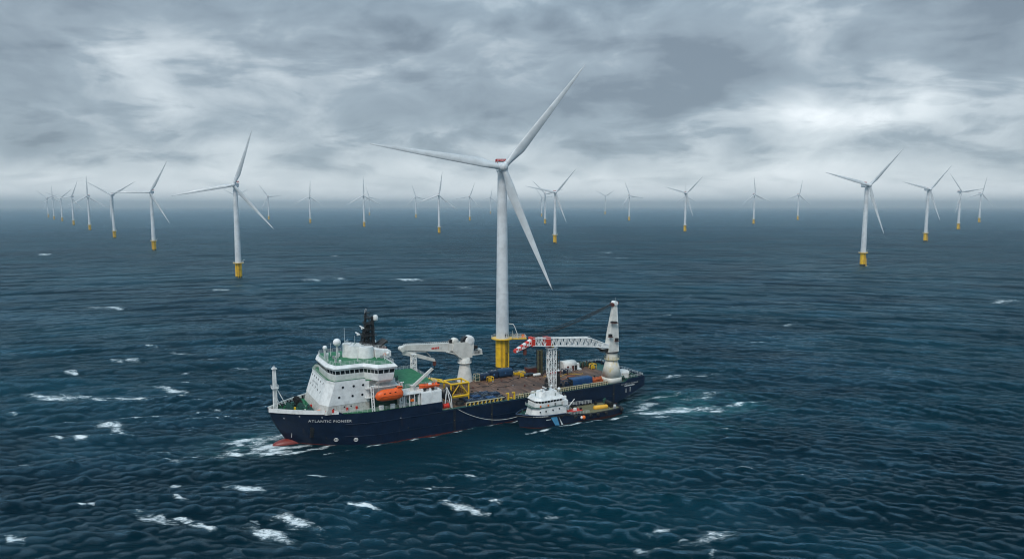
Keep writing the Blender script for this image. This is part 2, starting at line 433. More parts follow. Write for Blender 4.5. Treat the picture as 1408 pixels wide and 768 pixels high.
# ------------------------------------------------------------------ shape helpers
class MB:
    """collects shapes and links them as ONE mesh object"""
    def __init__(s):
        s.bm = bmesh.new()
        s.mi = 0
        s.mats = []

    def use(s, m):
        if m not in s.mats: s.mats.append(m)
        s.mi = s.mats.index(m)
        return s

    def _f(s, vs, smooth=False):
        try:
            f = s.bm.faces.new(vs)
        except ValueError:
            return None
        f.material_index = s.mi; f.smooth = smooth
        return f

    def box(s, x0, x1, y0, y1, z0, z1):
        if x0 > x1: x0, x1 = x1, x0
        if y0 > y1: y0, y1 = y1, y0
        v = [s.bm.verts.new((x, y, z)) for z in (z0, z1) for y in (y0, y1) for x in (x0, x1)]
        for q in ((0, 2, 3, 1), (4, 5, 7, 6), (0, 1, 5, 4), (2, 6, 7, 3), (0, 4, 6, 2), (1, 3, 7, 5)):
            s._f([v[i] for i in q])
        return s

    def prism(s, bot, top, smooth=False):
        """bot, top: equal length lists of 3d points, counter-clockwise from above"""
        a = [s.bm.verts.new(p) for p in bot]; b = [s.bm.verts.new(p) for p in top]
        n = len(a)
        for i in range(n):
            s._f([a[i], a[(i + 1) % n], b[(i + 1) % n], b[i]], smooth)
        s._f(a[::-1]); s._f(b)
        return s

    def slab(s, poly, z0, z1, sx=0.0):
        return s.prism([(x, y, z0) for x, y in poly], [(x, y, z1) for x, y in poly])

    def tube(s, p0, p1, r0, r1=None, n=8, caps=True):
        r1 = r0 if r1 is None else r1
        p0, p1 = Vector(p0), Vector(p1)
        d = (p1 - p0)
        if d.length < 1e-6: return s
        d.normalize()
        u = d.orthogonal().normalized(); v = d.cross(u)
        A = []; B = []
        for i in range(n):
            a = 2 * math.pi * (i + .5) / n
            o = u * math.cos(a) + v * math.sin(a)
            A.append(s.bm.verts.new(p0 + o * r0)); B.append(s.bm.verts.new(p1 + o * r1))
        for i in range(n):
            s._f([A[i], A[(i + 1) % n], B[(i + 1) % n], B[i]], n > 5)
        if caps: s._f([s.bm.verts.new(v.co) for v in A[::-1]]); s._f([s.bm.verts.new(v.co) for v in B])
        return s

    def path(s, pts, r, n=6):
        for a, b in zip(pts, pts[1:]): s.tube(a, b, r, r, n)
        return s

    def lathe(s, c, prof, n=20, axis='z', smooth=True):
        """prof: (radius, height) pairs"""
        rings = []
        for r, h in prof:
            ring = []
            for i in range(n):
                a = 2 * math.pi * i / n
                if axis == 'z': p = (c[0] + r * math.cos(a), c[1] + r * math.sin(a), c[2] + h)
                elif axis == 'x': p = (c[0] + h, c[1] + r * math.cos(a), c[2] + r * math.sin(a))
                else: p = (c[0] + r * math.sin(a), c[1] + h, c[2] + r * math.cos(a))
                ring.append(s.bm.verts.new(p))
            rings.append(ring)
        for A, B in zip(rings, rings[1:]):
            for i in range(n):
                s._f([A[i], A[(i + 1) % n], B[(i + 1) % n], B[i]], smooth)
        if prof[0][0] > 1e-4: s._f([s.bm.verts.new(v.co) for v in rings[0][::-1]])
        if prof[-1][0] > 1e-4: s._f([s.bm.verts.new(v.co) for v in rings[-1]])
        return s

    def ball(s, c, r, sx=1, sy=1, sz=1, u=16, v=10):
        m = Matrix.Translation(c) @ Matrix.Diagonal((sx, sy, sz, 1))
        ret = bmesh.ops.create_uvsphere(s.bm, u_segments=u, v_segments=v, radius=r, matrix=m)
        for vv in ret['verts']:
            for f in vv.link_faces: f.smooth = True; f.material_index = s.mi
        return s

    def rail(s, pts, h=1.1, step=1.6, r=.035, bars=3, closed=False):
        """guard rail along a line of deck points"""
        P = [Vector(p) for p in pts]
        if closed: P.append(P[0])
        for a, b in zip(P, P[1:]):
            L = (b - a).length
            n = max(1, round(L / step))
            for k in range(n + 1):
                q = a.lerp(b, k / n)
                s.tube(q, q + Vector((0, 0, h)), r, r, 4)
            for j in range(bars):
                z = Vector((0, 0, h * (j + 1) / bars))
                s.tube(a + z, b + z, r * .8, r * .8, 4)
        return s

    def truss(s, p0, p1, w0, w1, r, bays, up=(0, 0, 1), n=4):
        """square lattice girder"""
        p0, p1 = Vector(p0), Vector(p1)
        d = (p1 - p0).normalized()
        u = Vector(up); u = (u - d * u.dot(d))
        if u.length < 1e-3: u = Vector((1, 0, 0))
        u.normalize(); v = d.cross(u)
        def corner(k, t_):
            w_ = w0 + (w1 - w0) * t_
            su, sv = ((1, 1), (1, -1), (-1, -1), (-1, 1))[k]
            return p0.lerp(p1, t_) + u * su * w_ / 2 + v * sv * w_ / 2
        for k in range(4):
            s.tube(corner(k, 0), corner(k, 1), r * 1.35, r * 1.35, n)
        for i in range(bays + 1):
            for k in range(4):
                s.tube(corner(k, i / bays), corner((k + 1) % 4, i / bays), r, r, n)
                if i < bays:
                    if i % 2: s.tube(corner(k, i / bays), corner((k + 1) % 4, (i + 1) / bays), r, r, n)
                    else: s.tube(corner((k + 1) % 4, i / bays), corner(k, (i + 1) / bays), r, r, n)
        return s

    def build(s, name, m=None, parent=None, bevel=0.0, loc=None, rot=None):
        me = bpy.data.meshes.new(name)
        bmesh.ops.recalc_face_normals(s.bm, faces=s.bm.faces[:])
        s.bm.to_mesh(me); s.bm.free()
        if s.mats:
            for x in s.mats: me.materials.append(x)
        elif m: me.materials.append(m)
        o = bpy.data.objects.new(name, me)
        C.objects.link(o)
        if parent: o.parent = parent
        if loc: o.location = loc
        if rot: o.rotation_euler = rot
        if bevel:
            b = o.modifiers.new('bevel', 'BEVEL'); b.width = bevel; b.segments = 2; b.limit_method = 'ANGLE'
        return o


def thing(name, label, cat, loc=(0, 0, 0), rz=0.0, group=None, scale=1.0):
    o = bpy.data.objects.new(name, None)
    C.objects.link(o)
    o.location = loc; o.rotation_euler = (0, 0, rz); o.scale = (scale,) * 3
    o.empty_display_size = 1
    o['label'] = label; o['category'] = cat
    if group: o['group'] = group
    return o


def tag(o, label, cat, group=None):
    o['label'] = label; o['category'] = cat
    if group: o['group'] = group
    return o


def copy_tree(o, parent=None):
    c = o.copy(); C.objects.link(c)
    if parent: c.parent = parent
    for ch in [k for k in bpy.data.objects if k.parent == o]:
        copy_tree(ch, c)
    return c


# ------------------------------------------------------------------ wind turbines
m_blade = mat('blade_paint', (.56, .59, .61), .38, wear=((.40, .42, .43), .62, .3), wscale=.25)
m_tower = mat('tower_paint', (.64, .665, .685), .42, streak=((.46, .46, .45), .6, .3), wscale=.3)
m_yellow = mat('transition_yellow', (.86, .50, .015), .5, wear=((.62, .32, .02), .62, .4), streak=((.34, .18, .04), .62, .5), wscale=.5)
m_weed = mat('marine_growth', (.05, .055, .04), .8)
m_dark = mat('dark_steel', (.035, .04, .045), .55)
m_grey = mat('grey_steel', (.30, .31, .32), .5)
m_red = mat('signal_red', (.50, .03, .03), .45)
m_orange = mat('safety_orange', (.80, .16, .02), .45)
m_railw = mat('rail_white', (.66, .67, .66), .5)
HUBZ, OVER = 95.0, 5.2


def blade_bm():
    mb = MB(); mb.use(m_blade)
    N = 22; L = 60.0; r0 = 1.3
    rings = []
    for k in range(N + 1):
        t_ = k / N; t_ = t_ ** 1.15
        z = r0 + (L - r0) * t_
        f = z / L
        if f < .2:
            q = max(0, (f - .035) / .165); q = q * q * (3 - 2 * q)
            ch = 2.7 + (4.3 - 2.7) * q; th = 2.7 + (1.35 - 2.7) * q
        else:
            q = (f - .2) / .8
            ch = 4.3 * (1 - q) ** .82 * .93 + .3; th = 1.35 * (1 - q) ** 1.1 + .07
        qq = min(1, max(0, (f - .03) / .17))
        tw = R(16) * (1 - f) ** 1.6 + R(2)
        off = qq * ch * .18
        pre = -2.6 * f * f
        ring = []
        for i in range(18):
            a = 2 * math.pi * i / 18
            cx = math.cos(a) * ch / 2; cy = math.sin(a) * th / 2
            if qq > 0: cy *= 1 - qq * .75 * max(0, math.cos(a)) ** 1.5 * .9
            cx += off
            # trailing edge swings out the way the rotor pitches
            x = cx * math.cos(tw) - cy * math.sin(tw); y = cx * math.sin(tw) + cy * math.cos(tw)
            ring.append(mb.bm.verts.new((x, y + pre, z)))
        rings.append(ring)
    for A, B in zip(rings, rings[1:]):
        for i in range(18): mb._f([A[i], A[(i + 1) % 18], B[(i + 1) % 18], B[i]], True)
    mb._f(rings[0][::-1]); mb._f(rings[-1])
    return mb


def make_turbine(near):
    root = thing('wind_turbine', 'x', 'wind turbine')
    P = 15.5
    tp = MB(); tp.use(m_yellow)
    tp.lathe((0, 0, 0), [(3.25, .9), (3.25, P - .25)], 36)
    tp.use(m_weed).lathe((0, 0, 0), [(3.27, -4), (3.27, 2.0)], 36)
    tp.use(m_yellow)
    for z in (6.2, 11.4): tp.lathe((0, 0, z), [(3.25, -.12), (3.33, -.1), (3.33, .1), (3.25, .12)], 36)
    tpo = tp.build('transition_piece', None, root)
    bl = MB(); bl.use(m_yellow)
    for a in (R(-70),):
        c, s_ = math.cos(a), math.sin(a)
        for dd in (-.9, .9):
            q = (c * 4.4 - s_ * dd, s_ * 4.4 + c * dd)
            bl.tube((*q, -2), (*q, 9), .2, .2, 8)
            for z in (2.5, 8.6): bl.tube((*q, z), (c * 3.1 - s_ * dd, s_ * 3.1 + c * dd, z), .14, .14, 6)
        bl.build('boat_landing', None, root)
    la = MB(); la.use(m_dark)
    c, s_ = math.cos(R(-70)), math.sin(R(-70))
    for dd in (-.3, .3):
        la.tube((c * 3.75 - s_ * dd, s_ * 3.75 + c * dd, 0), (c * 3.75 - s_ * dd, s_ * 3.75 + c * dd, P), .06, .06, 5)
    for k in range(38):
        z = .4 + k * .4
        la.tube((c * 3.75 + s_ * .3, s_ * 3.75 - c * .3, z), (c * 3.75 - s_ * .3, s_ * 3.75 + c * .3, z), .035, .035, 4)
    la.build('ladder', None, root)
    ca = MB(); ca.use(m_dark)
    for ang in (-108, -100, -52):
        a = R(ang); ca.tube((3.38 * math.cos(a), 3.38 * math.sin(a), -1), (3.38 * math.cos(a), 3.38 * math.sin(a), P - .5), .09, .09, 6)
    ca.tube((3.4 * math.cos(R(-75)), 3.4 * math.sin(R(-75)), 8.8), (6.2 * math.cos(R(-20)), 6.2 * math.sin(R(-20)) , 8.8), .12, .12, 6)
    ca.build('cable_tube', None, root)
    pf = MB(); pf.use(m_yellow)
    pf.lathe((0, 0, P), [(3.3, -.5), (5.3, -.15), (5.3, .1), (3.3, .1)], 36, smooth=False)
    if near: pf.box(1.5, 11.2, -2.6, 3.0, P - .28, P + .13)
    pfo = pf.build('platform', None, root)
    rl = MB(); rl.use(m_railw)
    pts = [(5.2 * math.cos(a), 5.2 * math.sin(a), P + .1) for a in np.linspace(0, 2 * math.pi, 15)[:-1]]
    if near:
        ring = [(5.2 * math.cos(R(a)), 5.2 * math.sin(R(a)), P + .1) for a in range(36, 331, 24)]
        pts = ring + [(11.1, -2.5, P + .1), (11.1, 2.9, P + .1)]
    rl.rail(pts, 1.15, 1.5, .05, 3, closed=True)
    rl.build('railing', None, pfo)
    if near:
        eq = MB(); eq.use(m_orange).box(9.2, 10.4, -1.0, .2, P + .13, P + 1.5)
        eq.build('orange_locker', None, pfo)
        for k in range(5):
            eq = MB(); eq.use(m_grey).box(4.3 + k * .95, 4.9 + k * .95, -1.9 + (k % 3) * .6, -1.1 + (k % 3) * .6, P + .13, P + 1.0 + (k * 37 % 5) * .25)
            eq.build('equipment_box', None, pfo)
        eq = MB()
        eq.use(m_railw).tube((5.2, 1.8, P), (5.2, 1.8, P + 3.2), .09)
        eq.build('lamp_post', None, pfo)
        dv = MB(); dv.use(m_railw)
        dv.tube((6.9, -1.2, P), (6.9, -1.2, P + 2.2), .22, .18, 10)
        dv.path([(6.9, -1.2, P + 2.2), (5.6, -1.0, P + 5.8), (5.0, -.9, P + 6.7), (3.0, -.6, P + 6.9)], .17, 8)
        dv.build('davit_crane', None, root)
        for (dz, a0, a1, h_) in ((1.9, -75, -62, .35), (1.9, -54, -44, .35), (.9, -74, -68, 1.0), (2.6, -70, -60, .25), (1.0, -50, -46, .8)):
            mk = MB(); mk.use(m_dark)
            for k in range(6):
                p, q = R(a0 + (a1 - a0) * k / 6), R(a0 + (a1 - a0) * (k + 1) / 6)
                mk._f([mk.bm.verts.new((3.12 * math.cos(u), 3.12 * math.sin(u), P + z)) for u, z in ((p, dz), (q, dz), (q, dz + h_), (p, dz + h_))])
            mk.build('tower_marking', None, root)
    else:
        dv = MB(); dv.use(m_railw).path([(4.6, 0, P), (4.6, 0, P + 2.6), (6.6, .3, P + 3.6)], .16, 6)
        dv.build('davit_crane', None, root)
    tw = MB(); tw.use(m_tower)
    prof = []
    for k in range(17):
        f = k / 16
        prof.append((3.05 - .95 * f ** 1.1, P + .1 + (HUBZ - 2.4 - P) * f))
    tw.lathe((0, 0, 0), prof, 40)
    two = tw.build('tower', None, root)
    for f in (.28, .6):
        fl = MB(); fl.use(m_tower)
        r = 3.05 - .95 * f ** 1.1; fl.lathe((0, 0, P + (HUBZ - 2.4 - P) * f), [(r, -.1), (r + .06, -.07), (r + .06, .07), (r, .1)], 40)
        fl.build('flange', None, two)
    nc = MB(); nc.use(m_tower)
    pr = [(-1.9, -1.2), (-1.9, 1.7), (-1.4, 2.3), (1.4, 2.3), (1.9, 1.7), (1.9, -1.2), (1.3, -2.0), (-1.3, -2.0)]
    def sec(y, k, dz=0): return [(a * k, y, HUBZ + b * k + dz) for a, b in pr]
    secs = [sec(-2.9, .92), sec(-1.5, 1.05), sec(5.5, 1.05), sec(8.6, .92, .1)]
    vs = [[nc.bm.verts.new(p) for p in s_] for s_ in secs]
    for A, B in zip(vs, vs[1:]):
        for i in range(8): nc._f([A[i], B[i], B[(i + 1) % 8], A[(i + 1) % 8]])
    nc._f(vs[0]); nc._f(vs[-1][::-1])
    nc.lathe((0, 0, HUBZ - 2.8), [(2.15, 0), (2.25, 1.0)], 30)
    nco = nc.build('nacelle', None, root, bevel=.15)
    hh = MB(); hh.use(m_red)
    z = HUBZ + 2.42
    q = [(-2.1, 3.2, z + .9), (2.1, 3.2, z + .9), (2.1, 8.2, z + .9), (-2.1, 8.2, z + .9)]
    for a, b in zip(q, q[1:] + q[:1]):
        for dz in (0, .5, 1.0): hh.tube((a[0], a[1], a[2] + dz), (b[0], b[1], b[2] + dz), .08, .08, 4)
        for k in range(4):
            pp = Vector(a).lerp(Vector(b), k / 4); hh.tube(pp, pp + Vector((0, 0, 1.0)), .1, .1, 4)
        hh.tube((a[0] * .8, a[1], z - .3), a, .12, .12, 4)
    hh.use(m_railw).box(-2.1, 2.1, 3.2, 8.2, z + .8, z + .92)
    hh.use(m_red).box(-1.3, -.4, 2.7, 3.1, z + .9, z + 1.5)
    hh.use(m_grey).tube((1.0, 2.0, z - .3), (1.0, 2.0, z + 1.9), .05, .05, 4)
    hh.build('hoist_platform', None, nco)
    hb = MB(); hb.use(m_tower)
    prof = [(.02, -2.5), (.75, -2.4), (1.4, -2.0), (1.85, -1.3), (2.1, -.3), (2.15, .6), (2.05, 1.5), (1.7, 2.0)]
    hb.lathe((0, 0, 0), prof, 32, axis='y')
    for k in range(3):
        a = 2 * math.pi * k / 3
        d = Vector((math.sin(a), 0, math.cos(a)))
        hb.tube(d * .8, d * 2.35, 1.45, 1.38, 24)
    hbo = hb.build('rotor_hub', None, root, loc=(0, -OVER, HUBZ))
    me = None
    for k in range(3):
        if me is None:
            b = blade_bm().build('blade', None, hbo); me = b.data
        else:
            b = bpy.data.objects.new('blade', me); C.objects.link(b); b.parent = hbo
    return root


def pose(root, phi):
    hub = [o for o in bpy.data.objects if o.parent == root and o.name.startswith('rotor_hub')][0]
    hub.rotation_euler = Matrix.Rotation(R(-5), 4, 'X').to_3x3().to_euler()
    hub.rotation_euler = (Matrix.Rotation(R(-5), 3, 'X') @ Matrix.Rotation(R(90 - phi), 3, 'Y')).to_euler()
    for k, b in enumerate([o for o in bpy.data.objects if o.parent == hub]):
        b.rotation_euler = (0, 2 * math.pi * k / 3, 0)


TLABEL = [
    'large grey wind turbine close behind the ship, hub and blades over the whole scene',
    'largest turbine of the left half, with a red rail on its nacelle',
    'second largest turbine on the left, one blade level and one up to the right',
    'turbine in the left hand row with two blades raised in a wide V',
    'turbine in the far left row with one blade straight up',
    'small turbine in the far left row with a steep blade, fourth from the row front',
    'small hazy turbine in the far left row, fifth from the row front',
    'faint hazy turbine in the far left row, second from its far end',
    'faintest turbine at the far left end of the row',
    'distant turbine almost hidden behind the tower of the large left turbine',
    'small far turbine just right of the large left turbine, one blade level to the right',
    'far turbine alone between the large left turbine and the turbine pair above the ship bridge',
    'nearer turbine of the overlapping pair above the ship bridge, one blade straight up',
    'farther turbine of the overlapping pair above the ship bridge',
    'small far turbine just left of the turbine with the tall blade, left of centre',
    'mid distance turbine left of centre, standing between two smaller far ones',
    'small far turbine just left of the great blade root of the near turbine',
    'faint turbine seen close beside the near turbine tower on its left',
    'mid distance turbine right of the near turbine tower, in front of two overlapping ones',
    'middle turbine of the overlapping three right of the near turbine tower',
    'farthest turbine of the overlapping three right of the near turbine tower',
    'very faint tiny turbine near the horizon with its two upper blades in a V',
    'small far turbine right of centre with one blade up to the left',
    'mid distance turbine on the right half with a fainter one straight behind it',
    'faint turbine straight behind another one on the right half, only blade tips clear',
    'slim far turbine on the right half with one blade nearly straight up',
    'small hazy turbine between the slim far one and the big right turbine',
    'biggest turbine on the right side, in front of its row of four',
    'second turbine of the right hand row, one blade low to the right',
    'third turbine of the right hand row, one blade level to the right',
    'last and smallest turbine of the right hand row, nearest the right border',
]


def build_turbines():
    protos = {}
    for i, (x, y, s_, phi) in enumerate(TURB):
        near = i == 0
        if near: root = make_turbine(True)
        elif i == 1: root = protos[0] = make_turbine(False)
        else: root = copy_tree(protos[0])
        root.location = (x, y, 0); root.scale = (s_,) * 3
        root.rotation_euler = (0, 0, R(8))
        pose(root, phi)
        tag(root, TLABEL[i], 'wind turbine', None if near else 'wind turbines standing out across the sea')


build_turbines()

# ------------------------------------------------------------------ the supply ship
SHIP_RZ = math.atan2(hy, hx)
m_navy = mat('hull_navy', (.006, .017, .042), .38, wear=((.03, .035, .045), .64, .35), streak=((.05, .03, .022), .66, .45), wscale=.45)
m_white = mat('white_paint', (.78, .78, .765), .45, wear=((.42, .40, .36), .66, .35), streak=((.42, .33, .24), .64, .4), wscale=.8)
m_crane = mat('crane_white', (.66, .645, .60), .45, wear=((.45, .38, .25), .62, .5), streak=((.42, .30, .14), .60, .5), wscale=.7)
m_crane2 = mat('crane_stained', (.66, .635, .57), .45, wear=((.60, .45, .10), .56, .6), streak=((.58, .42, .08), .54, .7), wscale=.5)
m_green = mat('deck_green', (.012, .15, .06), .6, wear=((.04, .09, .06), .6, .5), wscale=1.2)
m_teal = mat('machinery_green', (.02, .085, .07), .55, wear=((.12, .08, .05), .62, .5))
m_glass = mat('dark_glass', (.008, .012, .016), .12, spec=.8)
m_black = mat('black_paint', (.012, .013, .015), .5)
m_blue = mat('tank_blue', (.008, .055, .16), .45, wear=((.05, .06, .07), .62, .4))
m_nblue = mat('tank_navy', (.006, .022, .055), .45, wear=((.05, .05, .05), .64, .4))
m_cream = mat('fence_cream', (.52, .47, .32), .55, streak=((.30, .17, .07), .55, .6), wscale=1.5)
m_yel = mat('frame_yellow', (.78, .47, .02), .45, wear=((.30, .15, .03), .63, .5), wscale=1.2)
m_boat = mat('boat_orange', (.85, .12, .015), .4, wear=((.5, .09, .03), .62, .4), wscale=1.5)
m_redp = mat('red_paint', (.60, .035, .02), .42)
m_rust = mat('rust_red', (.13, .03, .02), .7, wear=((.05, .02, .02), .5, .6))
m_olive = mat('silo_olive', (.09, .085, .04), .6, streak=((.03, .025, .02), .5, .7))
m_tarp = mat('canvas_white', (.66, .65, .62), .75, bump=.3)
m_rope = mat('rope_pale', (.42, .43, .40), .8)
m_wire = mat('wire_dark', (.02, .022, .025), .6)


def hull_mat(name, top, boot, zl, seed=0.0):
    m = bpy.data.materials.new(name); m.use_nodes = True
    t = NT(m.node_tree)
    co = t.n('ShaderNodeTexCoord').outputs['Object']
    sp = t.n('ShaderNodeSeparateXYZ'); t.put(sp.inputs[0], co)
    st = t.noise(t.vmath('MULTIPLY', co, (1, 1, .08)), .9, 5, .65)
    nz = t.noise(co, .5, 5, .6)
    navy = t.mix(t.rng(nz, .3, .75), (*top, 1), (*[c * 1.55 for c in top], 1))
    navy = t.mix(t.math('MULTIPLY', t.rng(st, .60, .72), .5), navy, (.055, .035, .028, 1))
    # plate seams
    sx = t.math('ABSOLUTE', t.math('SUBTRACT', t.math('FRACT', t.math('DIVIDE', sp.outputs[0], 6.0)), .5))
    sz = t.math('ABSOLUTE', t.math('SUBTRACT', t.math('FRACT', t.math('DIVIDE', sp.outputs[2], 2.6)), .5))
    seam = t.math('MAXIMUM', t.math('LESS_THAN', sx, .009), t.math('LESS_THAN', sz, .014))
    navy = t.mix(t.math('MULTIPLY', seam, .35), navy, (.004, .008, .016, 1))
    red = t.mix(t.rng(t.noise(co, 1.2, 5, .7), .4, .62), (*boot, 1), (.035, .018, .016, 1))
    zl2 = t.math('ADD', zl, t.math('MULTIPLY', t.math('SUBTRACT', nz, .5), .15))
    lvl = t.math('GREATER_THAN', sp.outputs[2], zl2)
    col = t.mix(lvl, red, navy)
    b = t.n('ShaderNodeBsdfPrincipled'); t.put(b.inputs['Base Color'], col)
    t.put(b.inputs['Roughness'], t.rng(nz, .2, .8, .35, .55)); b.inputs['Specular IOR Level'].default_value = .25
    bp = t.n('ShaderNodeBump'); bp.inputs['Strength'].default_value = .25; bp.inputs['Distance'].default_value = .1
    t.put(bp.inputs['Height'], t.noise(co, .8, 3)); t.put(b.inputs['Normal'], bp.outputs[0])
    o = t.n('ShaderNodeOutputMaterial'); t.nt.links.new(b.outputs[0], o.inputs[0])
    return m


def wood_mat():
    m = bpy.data.materials.new('deck_planks'); m.use_nodes = True
    t = NT(m.node_tree)
    co = t.n('ShaderNodeTexCoord').outputs['Object']
    sp = t.n('ShaderNodeSeparateXYZ'); t.put(sp.inputs[0], co)
    px = t.math('DIVIDE', sp.outputs[0], .42)
    wn = t.n('ShaderNodeTexWhiteNoise', _noise_dimensions='2D')
    t.put(wn.inputs[0], t.comb(t.math('FLOOR', px), t.math('FLOOR', t.math('DIVIDE', sp.outputs[1], 4.7))))
    gap = t.math('LESS_THAN', t.math('ABSOLUTE', t.math('SUBTRACT', t.math('FRACT', px), .5)), .44)
    c = t.mix(wn.outputs['Value'], (.085, .040, .024, 1), (.24, .120, .070, 1))
    g = t.noise(t.vmath('MULTIPLY', co, (3, .5, 1)), 1.1, 5, .65)
    c = t.mix(t.rng(g, .35, .8), c, (.17, .085, .05, 1))
    st = t.noise(t.vmath('MULTIPLY', co, (.9, .45, 1)), .22, 6, .7, 1.0)
    c = t.mix(t.math('MULTIPLY', t.rng(st, .52, .66), .6), c, (.045, .034, .032, 1))
    c = t.mix(t.math('MULTIPLY', t.rng(st, .42, .30), .5), c, (.33, .21, .135, 1))
    bd = t.noise(t.vmath('MULTIPLY', co, (1.0, .07, 1)), .55, 4, .7)
    c = t.mix(t.math('MULTIPLY', t.rng(bd, .40, .62), .65), c, (.055, .030, .022, 1))
    c = t.mix(t.math('MULTIPLY', t.rng(bd, .44, .32), .5), c, (.34, .22, .15, 1))
    c = t.mix(gap, (.018, .013, .01, 1), c)
    b = t.n('ShaderNodeBsdfPrincipled'); t.put(b.inputs['Base Color'], c)
    t.put(b.inputs['Roughness'], t.rng(st, .3, .7, .45, .8))
    o = t.n('ShaderNodeOutputMaterial'); t.nt.links.new(b.outputs[0], o.inputs[0])
    return m


def xstem(z): return 58.5 + 6.5 * min(max(z / 11.0, 0), 1.15) ** .8


def hb(x, z):
    zz = min(max(z, 0), 12)
    L = 28 + 4 * zz / 11; p = 1.75 + .15 * zz / 11
    t_ = min(max((xstem(z) - x) / L, 0), 1)
    y = 16.5 * (1 - (1 - t_) ** p)
    if x < -50: y -= 1.3 * ((-50 - x) / 24) ** 2
    return y


def zbot(x):
    if x > -50: return -3.0
    if x > -57: return -3.0 + (-50 - x) / 7 * 2.4
    return -.6 + (-57 - x) / 17 * 5.8


def ztop(x):
    q = min(max((x - 44) / 3.5, 0), 1); q = q * q * (3 - 2 * q)
    return 11.0 + 1.25 * q


